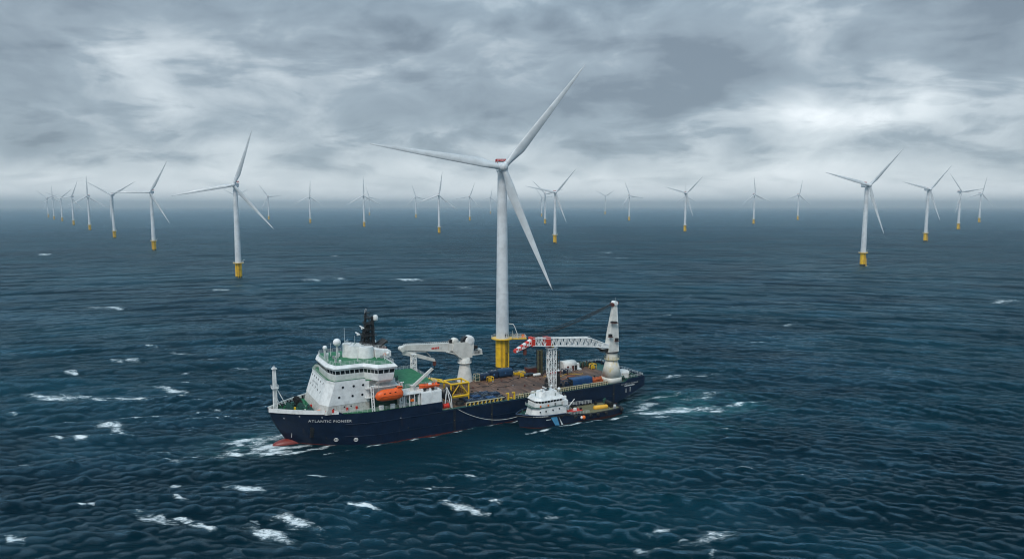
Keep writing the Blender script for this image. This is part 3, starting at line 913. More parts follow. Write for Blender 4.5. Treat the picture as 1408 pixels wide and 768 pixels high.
def build_ship():
    ship = thing('supply_ship', 'big navy hulled offshore supply ship with white bridge block and two deck cranes', 'ship', (*SHIP, 0), SHIP_RZ)
    mh = hull_mat('hull_paint', (.0025, .0105, .028), (.13, .020, .017), .42)
    # ---------- hull
    mb = MB(); mb.use(mh)

    def cols(x0, n, z): return [x0 + (xstem(z) - x0) * (1 - (1 - k / n) ** 1.35) for k in range(n + 1)]
    def shell(x0, n, levels, topf=None):
        for sgn in (1, -1):
            G = []
            for j, z in enumerate(levels):
                row = []
                for k, x in enumerate(cols(x0, n, z)):
                    zz = z
                    if topf: zz = 8 + (topf(x) - 8) * (z - 8) / 3.0
                    else: zz = max(z, zbot(x))
                    row.append(mb.bm.verts.new((x, sgn * hb(x, min(zz, 12.3)) if k < n else 0, zz)))
                G.append(row)
            for A, B in zip(G, G[1:]):
                for k in range(n): mb._f([A[k], A[k + 1], B[k + 1], B[k]], True)
    shell(-74, 60, [-3, -1.5, 0, 1.2, 2.6, 4, 5.3, 6.6, 8])
    shell(12.5, 34, [8, 9, 10, 11], ztop)
    # transom and the step between the two deck heights
    y = hb(-74, 8)
    mb._f([mb.bm.verts.new(p) for p in ((-74, -y, 5.2), (-74, y, 5.2), (-74, y, 8), (-74, -y, 8))])
    bmesh.ops.remove_doubles(mb.bm, verts=mb.bm.verts[:], dist=.002)
    hull = mb.build('hull', None, ship)
    b = MB(); b.use(mat('bulb_red', (.20, .028, .022), .45, wear=((.08, .03, .025), .6, .5))).ball((56.4, 0, -.15), 1.0, 7.4, 2.4, 1.8, 24, 14)
    b.build('bulbous_bow', None, ship)
    # stern bulwark
    b = MB(); b.use(mh)
    for sgn in (1, -1):
        xs = np.linspace(-74, -64, 9)
        for a, c in zip(xs, xs[1:]):
            p = [(a, sgn * hb(a, 8), 8), (c, sgn * hb(c, 8), 8), (c, sgn * (hb(c, 8) - .22), 8), (a, sgn * (hb(a, 8) - .22), 8)]
            if sgn < 0: p = p[::-1]
            b.prism(p, [(q[0], q[1], 8.0 + 1.0 * min(1, (-64 - q[0] + .01) / 1.5)) for q in p])
    b.box(-74, -73.8, -y, y, 8, 9.0)
    b.build('stern_bulwark', None, ship)
    # ---------- decks
    def deck(name, x0, x1, z, m, off=.15, n=26):
        b = MB(); b.use(m)
        xs = np.linspace(x0, x1, n)
        L = [(x, hb(x, z) - off, z) for x in xs]; Rr = [(x, -hb(x, z) + off, z) for x in xs]
        up = [b.bm.verts.new(p) for p in L]; dn = [b.bm.verts.new(p) for p in Rr]
        for k in range(n - 1): b._f([up[k], dn[k], dn[k + 1], up[k + 1]])
        return b.build(name, None, ship)
    deck('main_deck', -73.8, 12.5, 7.95, m_teal)
    deck('foredeck', 12.5, 64.3, 11.0, m_green, .2, 40)
    b = MB(); b.use(wood_mat()).box(-66, 10.5, -15.0, 14.9, 7.9, 8.03)
    b.build('wooden_deck', None, ship)
    b = MB(); b.use(m_white).box(12.4, 12.6, -16.3, 16.3, 7.95, 11.0); b.build('deck_bulkhead', None, ship)
    # inside lining and cap of the bow bulwark
    b = MB(); b.use(m_white)
    for sgn in (1, -1):
        xs = 46 + (64.6 - 46) * (1 - (1 - np.linspace(0, 1, 26)) ** 1.6)
        for a, c in zip(xs, xs[1:]):
            za, zc = ztop(a), ztop(c)
            ya, yc = hb(a, za), hb(c, zc)
            p = [(a, sgn * (ya - .04), 11.0), (c, sgn * (yc - .04), 11.0), (c, sgn * max(yc - .3, 0), 11.0), (a, sgn * max(ya - .3, 0), 11.0)]
            q = [(a, sgn * (ya + .02), za + .03), (c, sgn * (yc + .02), zc + .03), (c, sgn * max(yc - .3, 0), zc + .03), (a, sgn * max(ya - .3, 0), za + .03)]
            if sgn < 0: p, q = p[::-1], q[::-1]
            b.prism(p, q)
            b.tube((a, sgn * max(ya - .3, .02), 11.0), (a, sgn * max(ya - .9, .02), 11.0), .06, .06, 4)
            b.tube((a, sgn * max(ya - .3, .02), za), (a, sgn * max(ya - .85, .02), 11.0), .06, .06, 4)
    b.build('bow_bulwark', None, ship)
    # ---------- writing on the bow, laid on the plating
    def lettering(body, x0, z0, size, m, name, parent, sgn=1, fn=None):
        cu = bpy.data.curves.new('t', 'FONT'); cu.body = body; cu.size = size; cu.space_character = 1.15
        ob = bpy.data.objects.new('t', cu); C.objects.link(ob)
        dg = bpy.context.evaluated_depsgraph_get()
        me = bpy.data.meshes.new_from_object(ob.evaluated_get(dg))
        bpy.data.objects.remove(ob)
        bmm = bmesh.new(); bmm.from_mesh(me)
        bmesh.ops.triangulate(bmm, faces=bmm.faces[:])
        for v in bmm.verts:
            v.co = Vector(fn(v.co.x, v.co.y))
        bmm.to_mesh(me); bmm.free(); me.name = name
        me.materials.clear(); me.materials.append(m)
        o = bpy.data.objects.new(name, me); C.objects.link(o); o.parent = parent
        return o
    mlet = mat('lettering_white', (.72, .72, .70), .5)
    lettering('ATLANTIC PIONEER', 0, 0, 1.17, mlet, 'name_lettering', hull,
              fn=lambda u, v: (54.2 - u, hb(54.2 - u, 8.3 + v) + .06, 8.3 + v))
    lettering('ATLANTIC PIONEER', 0, 0, .85, mlet, 'stern_lettering', hull,
              fn=lambda u, v: (-61.8 - u, hb(-61.8 - u, 6.9 + v) + .05, 6.9 + v))
    for k, (x0_, L, z_) in enumerate([(-63.5, 5.0, 6.15)]):
        b = MB(); b.use(mlet)
        xx = x0_
        while xx > x0_ - L:
            wd = random.uniform(.22, .4)
            b.prism([(xx, hb(xx, z_) + .0, z_), (xx, hb(xx, z_) + .05, z_), (xx - wd, hb(xx - wd, z_) + .05, z_), (xx - wd, hb(xx - wd, z_), z_)][::-1],
                    [(xx, hb(xx, z_) + .0, z_ + .42), (xx, hb(xx, z_) + .05, z_ + .42), (xx - wd, hb(xx - wd, z_) + .05, z_ + .42), (xx - wd, hb(xx - wd, z_), z_ + .42)][::-1])
            xx -= wd + .16
        b.build('port_lettering', None, hull)
    # thruster marks, anchor pocket, draught marks
    for x_ in (46.5, 41.0):
        b = MB(); b.use(mlet)
        z_ = 2.3
        yy = hb(x_, z_)
        ring = [(x_ + .55 * math.cos(a), z_ + .55 * math.sin(a)) for a in np.linspace(0, 2 * math.pi, 17)]
        for (a, c), (d, e) in zip(ring, ring[1:]): b.tube((a, hb(a, c) + .03, c), (d, hb(d, e) + .03, e), .11, .11, 4)
        b.tube((x_ - .4, hb(x_ - .4, z_) + .03, z_), (x_ + .4, hb(x_ + .4, z_) + .03, z_), .1, .1, 4)
        b.tube((x_, yy + .03, z_ - .4), (x_, hb(x_, z_ + .4) + .03, z_ + .4), .1, .1, 4)
        b.build('thruster_mark', None, hull)
    for x_, z_ in ((58.2, 2.2), (-64.2, 3.7), (-66.3, 4.0)):
        b = MB(); b.use(mlet)
        for k in range(4):
            b.box(x_ - .14, x_ + .14, hb(x_, z_ + k * .45) - .1, hb(x_, z_ + k * .45) + .06, z_ + k * .45, z_ + k * .45 + .26)
        b.build('draught_mark', None, hull)
    b = MB(); b.use(m_black)
    for zz in np.linspace(3.0, 5.6, 4):
        b.box(51.3, 53.6, hb(52.5, zz) - .4, hb(52.5, zz) + .12, zz, zz + .86)
    b.build('anchor_pocket', None, hull)
    for x_, z_ in ((27, 7.7), (50.5, 10.0), (56.5, 10.2), (24.5, 4.1), (60.5, 9.2)):
        b = MB(); b.use(m_grey if z_ > 5 else m_black).tube((x_, hb(x_, z_) - .1, z_), (x_, hb(x_, z_) + .08, z_), .26, .26, 10)
        b.build('hawse_pipe', None, hull)
    for x_ in (-5.5, -23.0, 8.5, -57.6):
        b = MB(); b.use(m_wire)
        b.tube((x_, 16.62, 8.0), (x_, 16.62, .6), .09, .09, 5); b.tube((x_ - .5, 16.62, 8.0), (x_ - .5, 16.62, .6), .09, .09, 5)
        for k in range(18): b.tube((x_, 16.62, .8 + k * .4), (x_ - .5, 16.62, .8 + k * .4), .05, .05, 4)
        b.use(m_olive).box(x_ - .35, x_ + .05, 16.5, 16.72, 3.9, 4.3)
        b.build('side_ladder', None, ship)
    # rubbing strake
    xs = np.linspace(-73, 44, 40)
    for z_, rr in ((7.55, .18), (3.4, .12)):
        for s_ in (1, -1):
            b = MB(); b.use(mh)
            for a, c in zip(xs, xs[1:]):
                if z_ < 5 and a < -60: continue
                b.tube((a, s_ * hb(a, z_), z_), (c, s_ * hb(c, z_), z_), rr, rr, 6)
            b.build('rubbing_strake', None, ship)

    # ---------- bridge block
    bot = [(51.6, -9), (51.6, 9), (49.6, 12.8), (36, 12.8), (36, 10.5), (26.5, 10.5), (26.5, -10.5), (36, -10.5), (36, -12.8), (49.6, -12.8)]
    top = [(48.6, -9.3), (48.6, 9.3), (46.9, 13.1), (36, 13.1), (36, 10.5), (26.5, 10.5), (26.5, -10.5), (36, -10.5), (36, -13.1), (46.9, -13.1)]
    def lerp(f): return [(a[0] + (c[0] - a[0]) * f, a[1] + (c[1] - a[1]) * f) for a, c in zip(bot, top)]
    b = MB(); b.use(mat('white_lower', (.56, .55, .52), .5, wear=((.33, .31, .28), .5, .6), streak=((.30, .22, .15), .55, .6), wscale=1.2))
    l1 = lerp(.27)
    b.prism([(x, y_, 11.0) for x, y_ in bot], [(x, y_, 13.7) for x, y_ in l1])
    b.use(m_white)
    l1 = [(x + (.08 if x > 40 else 0), y_ * 1.006) for x, y_ in l1]
    b.prism([(x, y_, 13.7) for x, y_ in l1], [(x, y_, 20.3) for x, y_ in top])
    house = b.build('deckhouse', None, ship)
    # walkway deck round the bridge and its bulwark
    b = MB(); b.use(m_green)
    b.slab([(48.4, -9.2), (48.4, 9.2), (46.7, 13), (26.5, 13), (26.5, -13), (46.7, -13)], 20.3, 20.42)
    b.build('bridge_walkway', None, ship)
    b = MB(); b.use(m_white)
    line = [(27.2, -13.1), (46.95, -13.1), (48.65, -9.3), (48.65, 9.3), (46.95, 13.1), (37.2, 13.1)]
    for (x0, y0), (x1, y1) in zip(line, line[1:]):
        d = Vector((x1 - x0, y1 - y0)).normalized(); nrm = Vector((-d.y, d.x)) * .16
        b.prism([(x0, y0, 20.3), (x1, y1, 20.3), (x1 + nrm.x, y1 + nrm.y, 20.3), (x0 + nrm.x, y0 + nrm.y, 20.3)],
                [(x0, y0, 21.3), (x1, y1, 21.3), (x1 + nrm.x, y1 + nrm.y, 21.3), (x0 + nrm.x, y0 + nrm.y, 21.3)])
    b.use(m_green)
    for (x0, y0), (x1, y1) in zip(line, line[1:]):
        b.tube((x0, y0, 21.33), (x1, y1, 21.33), .1, .1, 4)
    b.build('walkway_bulwark', None, ship)
    b = MB(); b.use(m_railw)
    b.rail([(x * .995 - .2, y_ * .97, 20.42) for x, y_ in line], 1.3, 1.5, .035, 2)
    b.build('walkway_railing', None, ship)
    # portholes and the small front windows
    def port(x, y_, z, r=.34, nrm=(0, 1, 0), parent=house, nm='porthole'):
        n_ = Vector(nrm); b = MB(); b.use(m_grey).tube(Vector((x, y_, z)) - n_ * .1, Vector((x, y_, z)) + n_ * .035, r + .07, r + .07, 14)
        b.use(m_glass).tube(Vector((x, y_, z)) - n_ * .1, Vector((x, y_, z)) + n_ * .05, r, r, 14)
        return b.build(nm, None, parent)
    for x, z in ((44.4, 19.2), (41, 19.2), (38, 19.2), (45.6, 16.1), (41.4, 16.1), (38.3, 16.1)):
        port(x, 12.8 + .3 * (z - 11) / 9.3 + .06, z)
    for x, z in ((47.4, 12.6), (44.0, 12.9), (41.9, 12.9)): port(x, 12.86, z, .22)
    def front(u, z):   # point on the raked front; u across
        f = (z - 13.7) / 6.6
        return (50.87 + (48.6 - 50.87) * f, u, z)
    for z, us in ((19.2, (-7.6, -4.9, -2.2, .6, 3.4, 6.6)), (16.5, (-6.6, -3.6, -.4, 2.9, 6.2))):
        for u in us:
            p = front(u, z); q = front(u, z + .62)
            b = MB(); b.use(m_glass)
            b.prism([(p[0] - .1, u - .22, p[2]), (p[0] + .06, u - .22, p[2]), (p[0] + .06, u + .22, p[2]), (p[0] - .1, u + .22, p[2])],
                    [(q[0] - .1, u - .22, q[2]), (q[0] + .06, u - .22, q[2]), (q[0] + .06, u + .22, q[2]), (q[0] - .1, u + .22, q[2])])
            b.build('window', None, house)
    lettering('ATLANTIC PIONEER', 0, 0, .75, mat('lettering_grey', (.16, .17, .18), .6), 'front_lettering', house,
              fn=lambda u, v: (front(0, 17.75 + v)[0] + .05, -5.6 + u, 17.75 + v))
    # bridge (wheelhouse with wings)
    W = [(47.3, -6.2), (47.3, 6.2), (45.9, 10.7), (37.0, 11.0), (33.8, 15.5), (28.6, 15.8), (28.6, -15.8), (33.8, -15.5), (37.0, -11.0), (45.9, -10.7)]
    b = MB(); b.use(m_white)
    def off(poly, d):
        cx = 38
        out = []
        n = len(poly)
        for i in range(n):
            p0, p1, p2 = Vector(poly[i - 1]), Vector(poly[i]), Vector(poly[(i + 1) % n])
            d1 = (p1 - p0).normalized(); d2 = (p2 - p1).normalized()
            n1 = Vector((d1.y, -d1.x)); n2 = Vector((d2.y, -d2.x)); m_ = (n1 + n2); m_ = m_ / max(m_.dot(n1), .4)
            q = p1 + m_ * d; out.append((q.x, q.y))
        return out
    Wb = off(W, -.35)
    b.prism([(x, y_, 20.42) for x, y_ in Wb], [(x, y_, 22.6) for x, y_ in W])
    W2 = off(W, .25)
    b.prism([(x, y_, 22.6) for x, y_ in off(W, -.05)], [(x, y_, 24.1) for x, y_ in W2])
    bridge = b.build('bridge', None, ship)
    b = MB(); b.use(m_white)
    Wr = off(W, .85)
    b.prism([(x, y_, 24.1) for x, y_ in off(W, .55)], [(x, y_, 24.75) for x, y_ in Wr])
    b.prism([(x, y_, 24.75) for x, y_ in Wr], [(x, y_, 25.6) for x, y_ in off(W, .15)])
    roof = b.build('bridge_roof', None, ship)
    b = MB(); b.use(m_green).prism([(x, y_, 25.55) for x, y_ in off(W, -.3)], [(x, y_, 25.66) for x, y_ in off(W, -.3)]); b.build('roof_deck', None, ship)
    # bracket under the port wing
    for s_ in (1, -1):
        b = MB(); b.use(m_white)
        b.prism([(33.6, s_ * 10.6, 18.0), (33.6, s_ * 10.4, 18.0), (28.8, s_ * 10.4, 18.0), (28.8, s_ * 10.6, 18.0)][::-s_],
                [(33.6, s_ * 15.1, 20.4), (33.6, s_ * 10.4, 20.4), (28.8, s_ * 10.4, 20.4), (28.8, s_ * 15.2, 20.4)][::-s_])
        b.build('wing_bracket', None, ship)
    ns = [6, 2, 6, 3, 3, 0, 3, 3, 6, 2]
    # segments of W starting at W[0]->W[1]: front, corner, side, flare, wing end ...
    for i in range(10):
        p0, p1 = Vector(W[i]), Vector(W[(i + 1) % 10])
        o0, o1 = Vector(W2[i]), Vector(W2[(i + 1) % 10])
        i0, i1 = Vector(off(W, -.05)[i]), Vector(off(W, -.05)[(i + 1) % 10])
        k_ = {0: 7, 1: 3, 2: 6, 3: 4, 4: 3, 5: 8, 6: 3, 7: 4, 8: 6, 9: 3}[i]
        for j in range(k_):
            a, c = (j + .09) / k_, (j + .91) / k_
            d_ = (p1 - p0).normalized(); nn = Vector((d_.y, -d_.x))
            def pt(f, h_, e):
                q = i0.lerp(i1, f).lerp(o0.lerp(o1, f), h_) + nn * e
                return (q.x, q.y, 22.6 + 1.5 * h_)
            b = MB(); b.use(m_glass)
            b.prism([pt(a, .12, -.1), pt(a, .12, .04), pt(c, .12, .04), pt(c, .12, -.1)], [pt(a, .9, -.1), pt(a, .9, .04), pt(c, .9, .04), pt(c, .9, -.1)])
            b.build('window', None, bridge)
    b = MB(); b.use(m_railw)
    Rl = off(W, -.1)
    b.rail([(x, y_, 25.6) for x, y_ in Rl], 1.15, 1.4, .04, 3, closed=True)
    b.build('roof_railing', None, ship)
    # mast casing on the roof
    b = MB(); b.use(m_white)
    def cas(y0, y1, prof):
        b.prism([(x, y0, z) for x, z in prof], [(x, y1, z) for x, z in prof])
    cas(-3.2, 3.2, [(36.5, 25.6), (36.5, 29.6), (26.2, 27.6), (26.2, 25.6)][::-1])
    b.lathe((36.4, 0, 25.6), [(3.2, 0), (2.9, 4.0)], 26)
    b.lathe((33.8, 3.0, 25.6), [(2.7, 0), (2.3, 3.6)], 26)
    b.lathe((38.9, -1.2, 25.6), [(1.7, 0), (1.5, 4.4)], 22)
    cas(2.5, 5.4, [(31.2, 25.6), (31.2, 28.3), (26.0, 27.4), (26.0, 25.6)][::-1])
    b.build('mast_casing', None, ship)
    b = MB(); b.use(m_orange).tube((28.2, 5.42, 26.4), (28.2, 5.55, 26.4), .5, .5, 14); b.use(m_white).tube((28.2, 5.5, 26.4), (28.2, 5.6, 26.4), .28, .28, 12)
    b.build('lifebuoy', None, ship)
    b = MB(); b.use(m_railw).rail([(38, -3, 29.9), (39.8, 0, 30.0), (38, 3, 29.8), (27, 3, 27.6), (27, -3, 27.6)], 1.1, 1.3, .035, 3); b.build('casing_railing', None, ship)
    b = MB(); b.use(m_teal)
    for k in range(9):
        b.tube((37 - k * 1.1, random.uniform(-2.4, 2.4), 29.3 - k * .2), (37 - k * 1.1, random.uniform(-2.4, 2.4), 30.4 - k * .2), .12, .12, 5)
    b.build('vent_cluster', None, ship)
    # dark mast
    mast = MB(); mast.use(m_black)
    mast.tube((33.4, -1.1, 28), (32.6, -.5, 40), .5, .32, 8)
    mast.tube((30.6, .9, 28), (30.6, .5, 38.6), .66, .45, 8)
    mast.tube((33.6, 1.2, 28), (32.4, .4, 36.4), .3, .2, 8)
    mast.box(31.2, 34.6, -1.5, 1.5, 28, 30.2); mast.truss((33.0, 0, 30), (32.2, 0, 36.4), 2.4, 1.4, .14, 6, up=(1, 0, 0))
    for z, wx, wy in ((32.4, 2.6, 2.6), (34.4, 2.0, 2.4), (36.2, 1.4, 2.0), (38.2, 1.1, 1.4), (39.8, .7, .9)):
        mast.box(32 - wx * .8, 32 + wx, -wy, wy, z, z + .16)
        for sy in (-1, 1): mast.tube((32 + wx * .5, 0, z - 1.2), (32 + wx * .8, sy * wy, z), .09, .09, 5)
        mast.rail([(32 + wx, -wy, z + .1), (32 + wx, wy, z + .1), (32 - wx * .8, wy, z + .1)], .8, 1.2, .05, 2)
    for k in range(9): mast.tube((32.6, -.6, 29 + k * 1.2), (31.2, .6, 29.6 + k * 1.2), .1, .1, 5)
    for sy in (-1, 1): mast.tube((32, sy * 2.6, 36.3), (32, sy * 2.6, 37.6), .08, .08, 5)
    for k in range(16):
        zz = random.uniform(30, 39); a = random.uniform(0, 6.28); L_ = random.uniform(.9, 2.2) * (1.2 - (zz - 30) / 14)
        q = Vector((31.8, 0, zz)); e_ = q + Vector((math.cos(a) * L_, math.sin(a) * L_, .1))
        mast.tube(q, e_, .09, .07, 5); mast.tube(e_, e_ + Vector((0, 0, random.uniform(.4, 1.1))), .11, .08, 5)
    mast = mast.build('signal_mast', None, ship)
    b = MB(); b.use(m_white).box(33.9, 34.2, -2.4, 2.4, 35.05, 35.35); b.box(33.8, 34.3, -.3, .3, 34.5, 35.05); b.build('radar_scanner', None, mast)
    b = MB(); b.use(m_white).box(35.3, 35.7, -2.4, 2.0, 33.0, 33.3); b.box(35.2, 35.8, -.3, .3, 32.5, 33.0); b.build('radar_scanner', None, mast)
    b = MB(); b.use(m_white).lathe((29.6, .6, 37.2), [(.01, 1.9), (.55, 1.8), (.85, 1.3), (.9, .6), (.8, 0), (.3, -.1)][::-1], 18); b.use(m_black).tube((31, .5, 36.9), (29.6, .6, 37.15), .16); b.build('radome', None, mast)
    b = MB(); b.use(m_grey)
    for dx in (-.35, .1, .5): b.tube((32.5 + dx, -.5 + dx, 39.8), (32.5 + dx, -.5 + dx, 41.4 - abs(dx)), .13, .1, 5)
    b.build('masthead_light', None, mast)
    # exhausts
    for k, yy in enumerate((-1.6, .2, 2.0)):
        b = MB(); b.use(m_black).path([(30.3, yy, 27.2), (29.0, yy, 28.6), (26.2, yy, 30.2)], .55, 10); b.build('exhaust_pipe', None, ship)
    b = MB(); b.use(m_rust).box(26.6, 30.4, -2.6, 2.8, 27.2, 28.2); b.build('exhaust_box', None, ship)
    # radomes and aerials on the bridge roof
    def dome(x, y_, zc, r, nm='radome'):
        b = MB(); b.use(m_railw)
        for dx, dy in ((-.3, -.3), (.3, -.3), (.3, .3), (-.3, .3)): b.tube((x + dx, y_ + dy, 25.6), (x + dx * .6, y_ + dy * .6, zc - r * .9), .08, .08, 5)
        b.tube((x, y_, 25.6), (x, y_, zc - r * .8), .16, .16, 8)
        b.use(m_white).ball((x, y_, zc), r, 1, 1, 1.02, 20, 14)
        b.build(nm, None, ship)
    dome(42.5, 0, 30.9, 1.25); dome(46.2, -1, 29.3, .72); dome(45.0, -6.0, 27.6, .5); dome(28.0, -6.5, 28.5, .8); dome(27.6, 6.8, 27.0, .55)
    for x, y_, z0, z1 in ((40.0, 0, 25.6, 35.5), (43.6, -4, 25.6, 30.0), (38.0, 8, 25.6, 28.6), (34.3, -8.0, 25.6, 31), (29.6, 9.5, 25.6, 29.5), (31.5, 7.2, 25.6, 28.8), (46.3, 3, 25.6, 28.2), (44.8, 6, 25.6, 27.6)):
        b = MB(); b.use(m_railw).tube((x, y_, z0), (x, y_, z1), .09, .035, 5); b.tube((x, y_, z0), (x, y_, z0 + 1.4), .16, .14, 6); b.build('aerial', None, ship)
    for k in range(12):
        x, y_ = random.choice([(random.uniform(41, 46), random.uniform(-7, 7)), (random.uniform(29, 33), random.choice((-1, 1)) * random.uniform(7, 13))])
        h_ = random.uniform(.5, 1.3); wd = random.uniform(.3, .6)
        b = MB(); b.use(random.choice((m_white, m_white, m_grey, m_teal))).box(x - wd, x + wd, y_ - wd * .8, y_ + wd * .8, 25.66, 25.66 + h_); b.build('roof_locker', None, ship, bevel=.05)

    # ---------- side decks beside the lifeboat
    b = MB(); b.use(m_white)
    for z in (15.0, 18.0): b.box(26.5, 37.4, 10.4, 14.2, z - .12, z + .12)
    b.box(12.6, 27.5, 10.4, 16.3, 14.86, 15.08)
    b.build('side_gallery', None, ship)
    b = MB(); b.use(m_railw)
    for z in (15.12, 18.12): b.rail([(37.3, 14.1, z), (26.6, 14.1, z)], 1.1, 1.4, .04, 3)
    b.rail([(27.4, 16.2, 15.08), (20.2, 16.2, 15.08)], 1.1, 1.2, .04, 3)
    b.rail([(46.2, hb(46.2, 11) - .3, 11.0), (36.0, 16.0, 11), (20.0, 16.25, 11)], 1.15, 1.5, .045, 3)
    b.build('side_railing', None, ship)
    for x in (35.6, 26.2):
        b = MB(); b.use(m_white)
        for dx in (-.35, .35):
            b.path([(x + dx, 15.9, 11.0), (x + dx, 15.2, 15.0), (x + dx, 14.6, 18.6), (x + dx, 16.4, 19.3)], .2, 6)
        for z in np.linspace(11.6, 18, 7): b.tube((x - .35, 15.9 - (z - 11) * .17, z), (x + .35, 15.9 - (z - 11) * .17, z), .1, .1, 5)
        b.tube((x, 16.3, 19.3), (x - .1, 16.3, 17.9), .06, .06, 5)
        b.build('lifeboat_davit', None, ship)
    b = MB(); b.use(m_teal).box(26.6, 35.9, 10.5, 12.0, 11.0, 13.9); b.build('green_locker', None, ship)
    for x in (33.0, 29.3):
        b = MB(); b.use(m_white).box(x - .75, x + .75, 15.1, 16.0, 11.0, 12.5); b.build('raft_canister', None, ship, bevel=.15)
    # equipment between lifeboat and white housing
    for k in range(11):
        x = 20.3 + k * .6; m_ = (m_white, m_teal, m_grey, m_white, m_teal)[k % 5]
        h_ = random.uniform(1.2, 3.4)
        b = MB(); b.use(m_).box(x, x + .42, 13.6 + (k % 3) * .5, 15.6, 11.0, 11 + h_); b.build('side_locker', None, ship)
    for x in np.linspace(20.4, 27.0, 5):
        b = MB(); b.use(m_white).tube((x, 16.1, 11), (x, 16.1, 14.9), .13, .13, 6); b.build('gallery_post', None, ship)
    b = MB(); b.use(m_orange).box(22.2, 23.4, 15.4, 16.1, 12.5, 13.1); b.build('orange_locker', None, ship)
    b = MB(); b.use(m_white).box(12.7, 19.8, 12.4, 16.46, 11.0, 14.86); b.build('winch_housing', None, ship, bevel=.08)
    # aft house with the green top
    b = MB(); b.use(m_white).box(12.7, 26.5, -12.2, 12.3, 11.0, 16.0); b.build('aft_house', None, ship)
    b = MB(); b.use(m_green).box(12.3, 26.5, -12.8, 12.3, 16.0, 16.14); b.build('green_deck', None, ship)
    b = MB(); b.use(m_railw).rail([(26.3, 12.1, 16.14), (12.5, 12.1, 16.14), (12.5, -12.6, 16.14), (26.3, -12.6, 16.14)], 1.1, 1.4, .04, 3); b.build('green_deck_railing', None, ship)
    for k in range(12):
        x = 26.3 - random.uniform(0, 2.6); y_ = random.uniform(-8, 11); h_ = random.uniform(.6, 3.0)
        b = MB(); b.use(random.choice((m_white, m_grey, m_white, m_redp, m_teal))).box(x - .3, x + .35, y_ - .4, y_ + .4, 16.14, 16.14 + h_); b.build('vent_box', None, ship, bevel=.04)
    for y_ in (13.4, 14.2):
        b = MB(); b.use(m_redp).tube((28.55, y_, 21.6), (28.3, y_, 21.6), .55, .55, 14); b.build('fire_reel', None, ship)

    # ---------- foredeck gear
    fm = MB(); fm.use(m_white)
    fm.truss((62.4, 0, 11), (62.4, 0, 24.6), 1.1, .7, .09, 13, up=(1, 0, 0))
    fm.box(62.1, 62.7, -.25, .25, 11, 24.2)
    fm.box(61.4, 63.4, -1.0, 1.0, 18.2, 18.36); fm.box(61.6, 63.2, -.8, .8, 24.4, 24.55)
    fm.tube((61.9, 0, 18.2), (58.6, 0, 11.1), .14, .14, 6); fm.tube((61.9, 0, 15), (60.4, 0, 11.1), .1, .1, 6)
    fm.rail([(61.4, -1, 18.3), (63.4, -1, 18.3), (63.4, 1, 18.3), (61.4, 1, 18.3)], .9, 1, .04, 2, closed=True)
    fmo = fm.build('foremast', None, ship)
    b = MB(); b.use(m_grey).tube((62.4, 0, 24.5), (62.4, 0, 25.5), .2, .15, 8); b.use(m_white).box(62.1, 62.7, -.9, -.3, 24.5, 25.0); b.box(62.1, 62.7, .3, .9, 24.5, 25.0); b.build('mast_light', None, fmo)
    def winch(x, y_, z, s_=1.0, m_=m_teal, nm='mooring_winch'):
        b = MB(); b.use(m_)
        b.box(x - 1.3 * s_, x + 1.3 * s_, y_ - 1.9 * s_, y_ + 1.9 * s_, z, z + .35 * s_)
        for dy in (-1.6, -.5, .6, 1.7): b.tube((x, y_ + dy * s_, z + 1.2 * s_), (x, y_ + (dy + .14) * s_, z + 1.2 * s_), 1.05 * s_, 1.05 * s_, 14)
        b.use(m_black).tube((x, y_ - 1.5 * s_, z + 1.2 * s_), (x, y_ + 1.7 * s_, z + 1.2 * s_), .7 * s_, .7 * s_, 14)
        b.use(m_).box(x - 1.0 * s_, x - .1 * s_, y_ + 1.8 * s_, y_ + 2.5 * s_, z, z + 1.5 * s_)
        return b.build(nm, None, ship)
    winch(55.2, 3.6, 11.0, .95, m_teal); winch(55.0, -3.4, 11.0, 1.1, m_black); winch(58.6, .5, 11.0, .9, m_teal); winch(53.3, 6.6, 11.0, .8, m_teal)
    for (x, y_) in ((60.4, 3.2), (60.4, -3.2), (57.0, 6.4), (57.0, -6.4), (54.0, 8.3), (54, -8.3), (51.4, -10.2), (59.0, 1.8)):
        b = MB(); b.use(m_black)
        for dx in (-.45, .45): b.lathe((x + dx, y_, 11.0), [(.28, 0), (.24, .8), (.34, .85), (.34, .98), (.01, 1.0)], 12)
        b.box(x - .9, x + .9, y_ - .35, y_ + .35, 11.0, 11.08)
        b.build('bollard', None, ship)
    for k in range(44):
        x = random.uniform(52.6, 61.8); y_ = random.uniform(-1, 1) * (hb(x, 11) - 1.6)
        h_ = random.uniform(.5, 1.7); wd = random.uniform(.18, .5)
        m_ = random.choice((m_teal, m_green, m_black, m_green, m_yellow if k % 7 == 0 else m_teal, m_white if k % 5 == 0 else m_black))
        b = MB(); b.use(m_)
        if k % 3 == 0: b.box(x - wd, x + wd, y_ - wd, y_ + wd, 11.0, 11 + h_ * .8)
        elif k % 3 == 1:
            b.tube((x, y_, 11), (x, y_, 11 + h_), wd * .5, wd * .5, 10); b.ball((x, y_, 11 + h_), wd * .75, 1, 1, .6, 10, 6)
        else: b.path([(x, y_, 11), (x, y_, 11 + h_), (x + .5, y_, 11 + h_ * 1.15)], .16, 8)
        b.build('deck_fitting', None, ship)
    b = MB(); b.use(m_orange).tube((51.4, 10.0, 11.0), (51.4, 10.0, 12.1), .55, .55, 12); b.build('orange_drum', None, ship)
    b = MB(); b.use(m_redp).box(52.3, 52.9, 5.2, 5.8, 11, 13.0); b.build('fire_locker', None, ship)
    for x in (47.6, 40.2, 43.2): b = MB(); b.use(m_redp).box(x - .3, x + .3, 12.85, 13.2, 11.6, 12.6); b.build('hose_box', None, ship)
    b = MB(); b.use(m_redp).tube((49.4, 11.9, 11.0), (49.4, 11.9, 12.2), .4, .4, 10); b.build('red_drum', None, ship)

